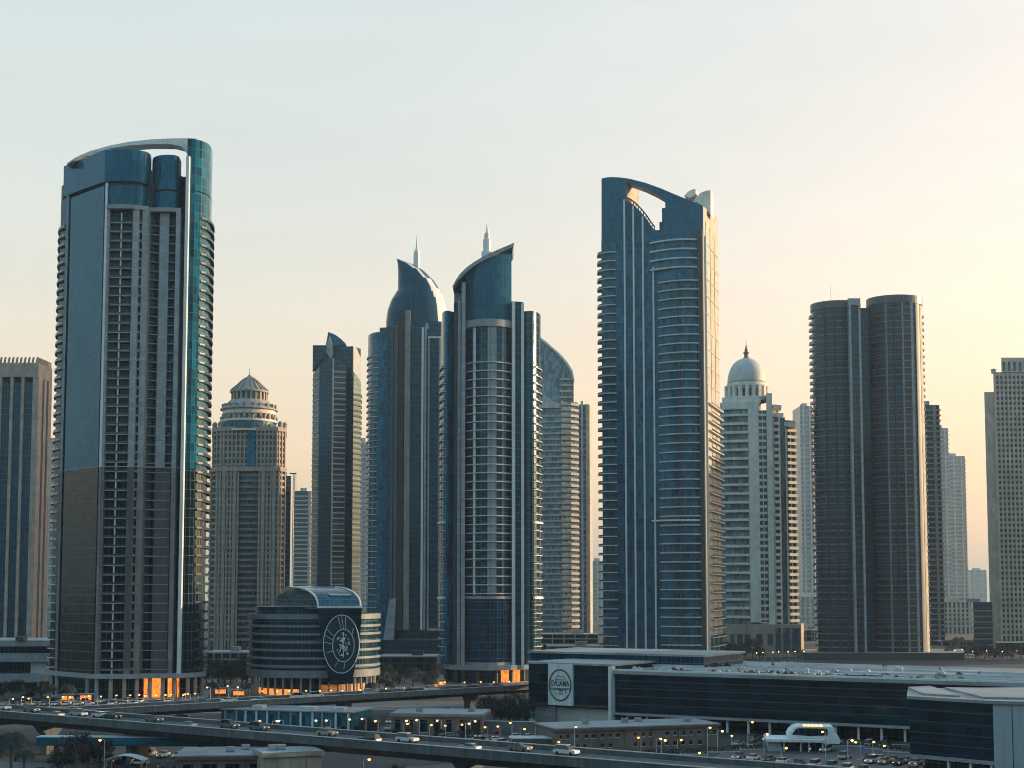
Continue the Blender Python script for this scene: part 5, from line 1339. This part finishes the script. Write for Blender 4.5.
# ================================================================== trees, palms
def leafmat(name, col):
    m, nt, p = newmat(name); g = N(nt)
    P = g.new('ShaderNodeNewGeometry').outputs['Position']
    k = g.new('ShaderNodeVectorMath', operation='SCALE'); g.put(k.inputs[0], col); g.put(k.inputs[3], g.ramp(g.noise(P, .9, 3), .3, .7, .5, 1.5))
    g.put(p.inputs['Base Color'], k.outputs[0]); p.inputs['Roughness'].default_value = .7
leafmat('leaf', (.011, .018, .014)); leafmat('palm_leaf', (.012, .019, .015)); matte('bark', (.10, .075, .055), streak=.3)
def tree_proto(seed, h, r):
    q = random.Random(seed); root = thing('broadleaf_tree', 'tree', 'tree')
    mb = MB(); mb.tube([(0, 0, 0), (.1, .05, h * .22), (0, .1, h * .5)], [.28, .2, .13], 7)
    cl = []
    for i in range(13):
        a, f = q.uniform(0, 6.28), q.random()
        rr = r * (.25 + .62 * math.sqrt(q.random())); z = h * (.36 + .52 * f)
        rr *= 1 - .45 * abs(f - .35)
        p = (rr * math.cos(a), rr * math.sin(a), z); cl.append(p)
        if i < 8: mb.tube([(0, .05, h * (.25 + .2 * q.random())), (p[0] * .5, p[1] * .5, z * .82), p], [.11, .07, .03], 5)
    mb.build('trunk', 'bark', root)
    lf = MB()
    for p in cl:
        cr = r * q.uniform(.28, .46)
        for k in range(170):
            v = Vector((q.gauss(0, 1), q.gauss(0, 1), q.gauss(0, .75))); v = v.normalized() * cr * q.uniform(.45, 1.08)
            c = Vector(p) + v; s = q.uniform(.10, .26)
            n = Vector((q.gauss(0, 1), q.gauss(0, 1), q.gauss(0, 1) + .5)).normalized(); u = n.orthogonal().normalized(); w = n.cross(u)
            lf.add([c + u * s, c + w * s * .6, c - u * s, c - w * s * .6])
    lf.build('crown', 'leaf', root, fix=False)
    return root
def palm_proto(seed, h):
    q = random.Random(seed); root = thing('palm_tree', 'palm', 'palm tree')
    MB().tube([(0, 0, 0), (.15, 0, h * .4), (.1, .1, h * .8), (0, 0, h)], [.32, .24, .22, .3], 8).build('trunk', 'bark', root)
    for i in range(28):
        a = 2 * math.pi * i / 28 + q.uniform(-.1, .1); L = q.uniform(2.8, 3.6); up_ = q.uniform(-.2, 1.2)
        mb = MB(); pts = []
        for k in range(9):
            s = k / 8; pts.append(Vector((math.cos(a) * L * s * (1 - .18 * s), math.sin(a) * L * s * (1 - .18 * s), h + up_ * L * .55 * s - (1.0 + .4 * up_) * L * .62 * s * s)))
        side = Vector((-math.sin(a), math.cos(a), 0))
        mb.tube(pts, [.05] * 5 + [.03] * 4, 4)
        for k in range(1, 9):
            for e_ in (-1, 1):
                for dd in (0, .5):
                    p = pts[k - 1].lerp(pts[k], .5 + dd); l = 1.05 * (1 - .5 * abs(k / 8 - .4)); tip = p + side * e_ * l + (pts[k] - pts[k - 1]) * .8 - Vector((0, 0, .35))
                    mb.add([p, p + (pts[k] - pts[k - 1]) * .6, tip])
        mb.build('frond', 'palm_leaf', root, fix=False)
    return root
TREES = [tree_proto(1, 7, 3.2), tree_proto(2, 8.5, 3.6), tree_proto(3, 6, 3.0)]
PALM = [palm_proto(5, 8.6), palm_proto(6, 6.4)]
used = set()
ORD = ['first', 'second', 'third', 'fourth', 'fifth', 'sixth', 'seventh', 'eighth', 'ninth', 'tenth', 'eleventh', 'twelfth', 'thirteenth', 'fourteenth', 'fifteenth', 'sixteenth', 'seventeenth', 'eighteenth', 'nineteenth', 'twentieth']
def plant(proto, xy, s, label, group, z=0):
    rz = rnd.uniform(0, 6.28)
    if proto.name not in used:
        used.add(proto.name); proto.location = (xy[0], xy[1], z); proto.rotation_euler = (0, 0, rz); proto.scale = (s,) * 3; proto['label'] = label; proto['group'] = group
        return proto
    return dup(proto, (xy[0], xy[1], z), rz, label, group, s)
def row(kind, protos, pts, where, group, s=(.8, 1.2), z=0, depth_fix=None):
    pts = sorted(pts)
    for i, pt_ in enumerate(pts):
        xy = G(pt_[0], pt_[1]) if len(pt_) == 2 else (PX(pt_[0], 600, pt_[2]), pt_[2])
        lb = f'dark {kind}, {ORD[i]} from the left {where}' if len(pts) > 1 else f'dark {kind} {where}'
        plant(protos[i % len(protos)], xy, rnd.uniform(*s), lb, group, z)
def atY(px, Y): return (px, 0, Y)
row('leafy tree', TREES, [atY(x, y) for x, y in ((487, 408), (494, 404), (501, 410), (508, 403), (515, 408), (522, 404), (527, 412))], 'in the tree clump left of the sign block', 'trees left of the sign block', (1.0, 1.25))
row('leafy tree', TREES, [atY(x, y) for x, y in ((66, 300), (80, 296), (92, 306), (104, 309))], 'under the near viaduct at the bottom left', 'trees under the near viaduct', (.85, 1.15))
row('leafy tree', TREES, [atY(x, y) for x, y in ((208, 590), (214, 575), (220, 595), (226, 570), (232, 585), (238, 600), (243, 570), (248, 590))], 'between the tall tower and the round building', 'trees by the round building', (1.1, 1.6))
row('leafy tree', TREES, [atY(x, y) for x, y in ((380, 560), (388, 575), (397, 560), (405, 590), (413, 565), (421, 580), (430, 560), (437, 585))], 'on the plaza right of the round building', 'trees on the plaza', (.8, 1.1))
row('leafy tree', TREES, [atY(x, y) for x, y in ((724, 800), (731, 795), (738, 802), (745, 797), (752, 803), (759, 798))], 'in front of the domed tower', 'trees at the foot of the domed tower', (1.1, 1.5))
row('leafy tree', TREES, [atY(x, y) for x, y in ((948, 820), (957, 860), (966, 830), (974, 790), (983, 800), (992, 790), (1001, 802), (1010, 792), (1019, 806))], 'before the annex and stepped tower', 'trees before the stepped tower', (1.0, 1.4))
row('leafy tree', TREES, [atY(x, y) for x, y in ((398, 366), (412, 364), (440, 365), (466, 362), (474, 366))], 'in front of the grey brown shop row', 'trees before the shop row', (.4, .6))
row('leafy tree', TREES, [atY(x, y) for x, y in ((358, 378), (366, 372), (374, 380))], 'between the market hall and the shop row', 'trees beside the market hall', (.55, .75))
row('leafy tree', TREES, [atY(x, y) for x, y in ((400, 284), (424, 276), (445, 270))], 'below the near viaduct at the bottom centre', 'shrub trees below the near viaduct', (.45, .6))
row('leafy tree', TREES, [atY(x, y) for x, y in ((6, 500), (20, 508), (32, 498), (44, 506))], 'in front of the parking podium', 'trees before the parking podium', (.7, 1.0))
row('palm tree', PALM[:1], [atY(15, 276)], 'in front of the near viaduct at the bottom left', 'palms', (1.18, 1.22))
row('palm tree', PALM[1:], [atY(x, y) for x, y in ((52, 482), (70, 480), (214, 500), (250, 498), (372, 500), (392, 508), (432, 520))], 'along the frontage pavement', 'palms along the frontage', (.8, 1.1))
row('palm tree', PALM[1:], [atY(x, y) for x, y in ((2, 300), (28, 295))], 'beside the large palm at the bottom left', 'small palms at the bottom left', (.8, .9))

# ================================================================== street lamps
def lamp_proto(h, glowm):
    root = thing('street_lamp', 'lamp', 'street lamp')
    MB().tube([(0, 0, 0), (0, 0, h * .6), (0, 0, h)], [.11, .09, .07], 6).build('pole', 'slab_edge', root)
    MB().tube([(0, 0, h - .1), (.5, 0, h + .25), (1.1, 0, h + .3)], .05, 5).build('arm', 'slab_edge', root)
    hd = MB().box(.75, 1.5, -.2, .2, h + .2, h + .36).build('lamp_head', 'dark_metal', root)
    MB().lathe([(.05, h - .22), (.26, h - .12), (.32, h + .05), (.2, h + .19)], 1.15, 0, 10).build('lamp_globe', glowm, hd)
    return root
LAMP = [lamp_proto(6.5, 'lamp_glow'), lamp_proto(5, 'lamp_white'), lamp_proto(3.2, 'lamp_glow')]
def lamps(pts, where, group, k=0, zoff=0):
    for i, p in enumerate(sorted(pts)):
        xy = (PX(p[0], 600, p[1]), p[1])
        plant(LAMP[k if k >= 0 else i % 3], xy, 1.0, f'glowing street lamp, {ORD[i]} from the left {where}', group, zoff)
lamps([(24, 470), (64, 474), (88, 476), (118, 478), (130, 480), (139, 480), (148, 481), (157, 481), (166, 482), (175, 484), (184, 485), (192, 486), (200, 488)], 'before the tall tower on the left', 'lamps before the tall tower', 2)
lamps([(212, 492), (221, 505), (230, 498), (239, 492), (246, 500)], 'between the tall tower and round building', 'lamps beside the round building', 1)
lamps([(262, 498), (276, 500), (290, 499), (304, 501), (318, 500), (332, 502), (346, 503), (360, 504)], 'at the foot of the round building', 'lamps before the round building', 2)
lamps([(374, 506), (384, 512), (394, 508), (402, 515), (410, 512), (424, 520), (436, 522)], 'on the plaza left of the blade roof tower', 'lamps on the plaza', 2)
lamps([(438, 545), (446, 550), (462, 548), (478, 550), (494, 548), (508, 552), (520, 550)], 'before the lobby of the blade roof tower', 'lamps before the blade roof tower', 2)
lamps([(757, 770), (764, 776), (772, 778), (780, 782), (788, 784), (795, 786), (802, 790)], 'before the arcade of the domed tower', 'lamps before the domed tower', 1)
lamps([(219, 360), (257, 364), (274, 364), (285, 365), (313, 366), (332, 366), (350, 368)], 'in front of the teal market hall', 'lamps before the market hall', 1)
lamps([(367, 370), (379, 365), (410, 366), (420, 368), (442, 366), (466, 358), (471, 364)], 'in front of the grey brown shop row', 'lamps before the shop row', 1)
lamps([(512, 342), (535, 356), (558, 330), (574, 332), (660, 318), (698, 310), (706, 330), (716, 338)], 'around the two storey brown block', 'lamps around the brown block', -1)
lamps([(746, 345), (762, 332), (779, 318), (823, 322), (845, 318), (858, 330)], 'around the streamlined pavilion', 'lamps in the car park', -1)
lamps([(12, 462), (34, 466), (52, 470), (76, 472), (100, 474), (150, 478), (187, 482)], 'along the kerb of the frontage road', 'lamps along the frontage road', 2)
lamps([(404, 376), (430, 372), (446, 370), (458, 374), (488, 366), (500, 368), (520, 362)], 'in the yard behind the shop row', 'lamps in the yard', 2)
lamps([(640, 340), (655, 338), (676, 336), (730, 344), (870, 330), (885, 322)], 'in the car park lanes', 'low lamps in the car park', 2)
lamps([(952, 800), (962, 810), (972, 790), (986, 796), (1000, 788), (1014, 794)], 'in the lot before the annex', 'lamps in the far lot', 1)
lamps([(548, 760), (558, 764), (568, 768), (580, 772), (592, 776)], 'by the low blocks left of the portal tower', 'lamps by the low blocks', 1)
lamps([(108, 304), (365, 268)], 'below the near viaduct', 'lamps below the near viaduct', 0)
lamps([(60, 312), (66, 268)][:1], 'beside the trees under the viaduct', 'lamps under the viaduct', 1)

# ================================================================== cars
CC = {'white': (.62, .62, .60), 'silver': (.34, .35, .36), 'grey': (.13, .135, .14), 'black': (.015, .016, .018), 'red': (.26, .03, .02), 'blue': (.03, .07, .16), 'beige': (.36, .30, .22)}
for n_, c_ in CC.items():
    m, nt_, p = newmat('car_' + n_); p.inputs['Base Color'].default_value = c4(c_); p.inputs['Roughness'].default_value = .35; p.inputs['Coat Weight'].default_value = .6
m, nt_, p = newmat('car_glass'); p.inputs['Base Color'].default_value = (.01, .014, .018, 1); p.inputs['Roughness'].default_value = .08
m, nt_, p = newmat('tyre'); p.inputs['Base Color'].default_value = (.012, .012, .012, 1); p.inputs['Roughness'].default_value = .8
glow('tail_light', (1.0, .10, .03), .12); glow('head_light', (1.0, .82, .55), .3)
def car_proto(col, kind):
    root = thing('parked_car', 'car', 'car')
    Lc, hc, rf = (4.5, 1.45, 0) if kind == 'saloon' else (4.7, 1.8, .35)
    prof = [(-Lc / 2, .35), (-Lc / 2, .75), (-Lc / 2 + .1, .9), (-Lc * .22, .98), (Lc * .36, .98 + rf * .2), (Lc / 2 - .05, .92), (Lc / 2, .6), (Lc / 2, .35)]
    MB().extr([(x_, -.88, z_) for x_, z_ in prof], (0, 1.76, 0)).build('body', 'car_' + col, root)
    a0, a1, b0, b1 = (-.9, 1.62, -.35, 1.0) if kind == 'saloon' else (-1.0, 2.15, -.45, 1.85)
    MB().loft([[(a0, -.8, .97), (a1, -.8, .97), (a1, .8, .97), (a0, .8, .97)], [(b0, -.62, hc - .09), (b1, -.62, hc - .09), (b1, .62, hc - .09), (b0, .62, hc - .09)]]).build('windows', 'car_glass', root)
    MB().box(b0 - .03, b1 + .03, -.64, .64, hc - .088, hc).build('roof', 'car_' + col, root)
    wm = MB()
    wme = MB().extr([(.32 * math.cos(2 * math.pi * i / 14), 0, .32 * math.sin(2 * math.pi * i / 14)) for i in range(14)], (0, .2, 0)).mesh('wheel', ['tyre'])
    for x_ in (-Lc * .31, Lc * .30):
        for y_ in (-.92, .72):
            o = bpy.data.objects.new('wheel', wme); COL.objects.link(o); o.parent = root; o.location = (x_, y_, .32)
    for y_ in (-.65, .65): MB().box(Lc / 2 - .02, Lc / 2 + .03, y_ - .16, y_ + .16, .68, .84).build('tail_light', 'tail_light', root)
    for y_ in (-.65, .65): MB().box(-Lc / 2 - .03, -Lc / 2 + .02, y_ - .16, y_ + .16, .62, .76).build('headlight', 'head_light', root)
    return root
CARS = {}
def car(xy, z, rz, where):
    col = rnd.choices(list(CC), (34, 20, 14, 14, 5, 5, 8))[0]; kind = rnd.choice(['saloon', 'saloon', 'estate'])
    key = (col, kind); lb = f'{col} {kind} car, {where}'
    if key not in CARS:
        CARS[key] = r = car_proto(*key); r.location = (xy[0], xy[1], z); r.rotation_euler = (0, 0, rz); r['label'] = lb; r['group'] = 'cars'
    else: dup(CARS[key], (xy[0], xy[1], z), rz, lb, 'cars')
def car_row(a, b, n, ang, where, z=0.02, skip=.12):
    a, b = Vector(a), Vector(b); i2 = 0
    for i in range(n):
        if rnd.random() < skip: continue
        p = a.lerp(b, i / max(1, n - 1)); q_ = p + Vector((rnd.uniform(-.25, .25), rnd.uniform(-.3, .3)))
        car(q_, z, R(ang + rnd.uniform(-4, 4)) + (math.pi if rnd.random() < .4 else 0), f'{ORD[i2]} from the left {where}'); i2 += 1
car_row((44, 306), (70, 272), 13, 35, 'in the nearest row of the car park')
car_row((49, 316), (78, 280), 14, 35, 'in the second row of the car park')
car_row((52, 326), (74, 300), 9, 60, 'in the third row of the car park')
car_row((76, 326), (98, 312), 10, 60, 'in the row before the pavilion')
car_row((80, 318), (102, 304), 9, 60, 'in the row nearest the mall wing')
car_row((56, 352), (78, 338), 8, 60, 'beside the mall columns')
car_row((62, 366), (92, 350), 9, 60, 'in the row under the mall')
car_row((-30, 366), (-4, 362), 12, 80, 'in the yard before the shop row', skip=.1)
car_row((-14, 374), (10, 366), 9, 70, 'in the yard beside the pale wall')
car_row((-8, 356), (8, 350), 7, 70, 'at the near end of the yard')
car_row((-175, 474), (-120, 480), 16, 85, 'parked left of the tall tower')
car_row((-110, 478), (-82, 482), 9, 85, 'parked before the glowing lobby')
car_row((-78, 488), (-50, 494), 8, 85, 'parked before the round building')
car_row((-46, 500), (-28, 506), 7, 85, 'parked on the plaza edge')
car_row((-100, 430), (-20, 446), 12, 10, 'on the frontage road', skip=.3)
car_row((-45, 282), (-20, 262), 9, 70, 'below the near viaduct', skip=.2)
car_row((-90, 320), (-66, 300), 7, 20, 'behind the teal footbridge', skip=.3)
car_row((240, 800), (300, 830), 15, 80, 'in the far lot by the annex')
car_row((236, 830), (310, 870), 16, 80, 'in the far lot behind the annex')
def deck_cars(V, items, where):
    r, o, dr, nn, LL, zd = V
    for i, (px, lane) in enumerate(items):
        best = min(((abs(px - (512 + F * (w.x / w.y))), s) for s in [LL * k / 600 for k in range(601)] for w in [o + dr * s + nn * lane]), key=lambda v: v[0])[1]
        p = o + dr * best + nn * lane
        car(p, zd + .01, math.atan2(dr.y, dr.x) + (math.pi if lane > 6 else 0), f'{ORD[i]} from the left {where}')
deck_cars(VA, [(8, 9), (36, 9), (60, 3.4), (82, 8.6), (104, 9), (116, 8.8), (158, 9), (190, 3.4), (232, 8.8), (262, 9), (330, 9), (372, 3.4), (408, 8.8), (470, 3.6), (520, 9), (566, 8.8)], 'driving on the near viaduct')
deck_cars(VB, [(205, 7.6), (232, 7.8), (262, 3), (300, 7.5), (318, 7.8), (345, 3), (372, 7.5), (384, 7.9), (410, 7.6), (432, 7.6), (470, 7.8), (496, 7.6)], 'driving on the farther viaduct')
car_row((34, 312), (46, 300), 8, 35, 'at the near corner of the car park', skip=.15)
car_row((58, 300), (82, 266), 14, 35, 'in the long middle row of the car park', skip=.15)
car_row((84, 298), (108, 286), 9, 60, 'below the mall wing', skip=.15)
car_row((-160, 486), (-100, 492), 14, 85, 'behind the lamps of the tall tower', skip=.2)
car_row((-70, 510), (-36, 516), 10, 85, 'on the plaza behind the lamps', skip=.2)
car_row((-24, 532), (8, 540), 11, 85, 'before the blade roof tower', skip=.2)
car_row((-60, 384), (-40, 380), 8, 80, 'behind the market hall', skip=.2)
car_row((100, 742), (150, 760), 14, 80, 'before the arcade of the domed tower', skip=.2)
car_row((-96, 366), (-66, 388), 12, 100, 'parked behind the near viaduct', skip=.15)
car_row((-62, 404), (-30, 414), 12, 90, 'parked behind the market hall', skip=.15)
car_row((-34, 392), (6, 404), 14, 90, 'in the yard behind the shop row', skip=.15)
car_row((-84, 330), (-62, 322), 7, 80, 'beside the pier of the near viaduct', skip=.15)
# small kiosks added to carry the orange glows at street level
def kiosk_proto():
    root = thing('kiosk', 'kiosk', 'kiosk')
    MB().box(-2.2, 2.2, 0, 3, 0, 2.7).build('wall', 'brown_panel', root)
    MB().box(-2.6, 2.6, -.9, 3.3, 2.702, 2.95).build('roof', 'roof_membrane', root)
    MB().box(-1.9, 1.9, -.05, -.002, .9, 2.4).build('lit_counter', 'lobby_light', root)
    for x_ in (-2.4, 2.4): MB().box(x_ - .07, x_ + .07, -.75, -.6, 0, 2.7).build('post', 'dark_metal', root)
    return root
KIOSK = kiosk_proto()
for i, (px, Y) in enumerate(sorted([(222, 520), (240, 512), (378, 514), (388, 517), (398, 520), (407, 522), (433, 560), (440, 566), (70, 488), (88, 490)])):
    lb = f'small lit kiosk, {ORD[i]} from the left along the frontage'; xy = (PX(px, 600, Y), Y, .01)
    if i: dup(KIOSK, xy, R(8), lb, 'lit kiosks')
    else: KIOSK.location = xy; KIOSK['label'] = lb; KIOSK['group'] = 'lit kiosks'
# clipped hedges along the frontage
def hedge_proto(L):
    root = thing('hedge', 'hedge', 'hedge'); q = random.Random(9)
    MB().box(0, L, -.4, .4, 0, .25).build('planter', 'slab_edge', root)
    lf = MB()
    for k in range(420):
        c = Vector((q.uniform(.1, L - .1), q.uniform(-.45, .45), q.uniform(.3, 1.25))); n = Vector((q.gauss(0, 1), q.gauss(0, 1), q.gauss(0, 1) + .4)).normalized(); u = n.orthogonal().normalized(); w = n.cross(u); s_ = q.uniform(.12, .24)
        lf.add([c + u * s_, c + w * s_ * .6, c - u * s_, c - w * s_ * .6])
    lf.build('foliage', 'leaf', root, fix=False)
    return root
HEDGE = hedge_proto(9)
def hedges(pts, where):
    for i, (px, Y, rz) in enumerate(sorted(pts)):
        lb = f'clipped dark hedge, {ORD[i]} from the left {where}'; xy = (PX(px, 600, Y), Y, .01)
        if 'hedge' in used: dup(HEDGE, xy, R(rz), lb, 'clipped hedges')
        else:
            used.add('hedge'); HEDGE.location = xy; HEDGE.rotation_euler = (0, 0, R(rz)); HEDGE['label'] = lb; HEDGE['group'] = 'clipped hedges'
hedges([(x, 490 + x * .04, 3) for x in range(4, 60, 14)] + [(x, 494 + (x - 205) * .1, 8) for x in range(206, 430, 26)], 'along the frontage')
hedges([(640, 332, -8), (668, 334, -8), (700, 338, 5), (728, 343, 5)], 'beside the brown block')
hedges([(846, 352, -28), (862, 346, -28), (880, 340, -28)], 'under the mall columns')
hedges([(40, 300, -14), (110, 302, -10), (128, 298, -10), (350, 284, -30), (372, 276, -30)], 'below the near viaduct')
# painted lines
def dashes(road, a, b, n, w=.16, l=.5, z=.02):
    a, b = Vector(a), Vector(b); d_ = (b - a) / n; u = d_.normalized(); v = Vector((-u.y, u.x)) * w / 2; mb = MB()
    for i in range(n):
        p = a + d_ * i; q = p + d_ * l
        mb.add([(*(p + v), z), (*(p - v), z), (*(q - v), z), (*(q + v), z)])
    o = mb.build('road_marking', 'road_paint'); o.parent = road; return o
ob = bpy.data.objects
dashes(ob['frontage_road'], (-250, 425), (190, 507), 60, z=.013)
dashes(ob['frontage_road'], (-250, 420.6), (190, 502.6), 1, l=1, z=.013)
dashes(ob['service_road'], (-140, 306), (-62, 280), 16, z=.021); dashes(ob['service_road'], (-58, 280), (34, 326), 18, z=.021)
for (x0, y0), (x1, y1), ang, n in (((43, 308), (69, 274), 35, 14), ((48, 318), (77, 282), 35, 15), ((51, 328), (73, 302), 60, 10), ((75, 328), (97, 314), 60, 11)):
    mb = MB(); u = Vector((math.cos(R(ang)), math.sin(R(ang))))
    for i in range(n):
        p = Vector((x0, y0)).lerp(Vector((x1, y1)), i / (n - 1)) - u * 2.4; q = p + u * 4.8; v = Vector((-u.y, u.x)) * .07
        mb.add([(*(p + v), .017), (*(p - v), .017), (*(q - v), .017), (*(q + v), .017)])
    o = mb.build('bay_marking', 'road_paint'); o.parent = ob['car_park']
def kerb(road, pts, w=.3, h=.13):
    for a, b in zip(pts, pts[1:]):
        o = MB().band([a, b], 0, w, 0, h).build('kerb', 'slab_edge'); o.parent = ob[road]
kerb('frontage_road', [(-260, 430), (30, 483.5)]); kerb('frontage_road', [(-260, 417.6), (30, 471.6)])
kerb('service_road', [(-150, 299.6), (-60, 267.6), (20, 299.6)]); kerb('car_park', [(37.6, 300), (74.6, 262)]); kerb('car_park', [(52, 346.3), (100, 356.3)])
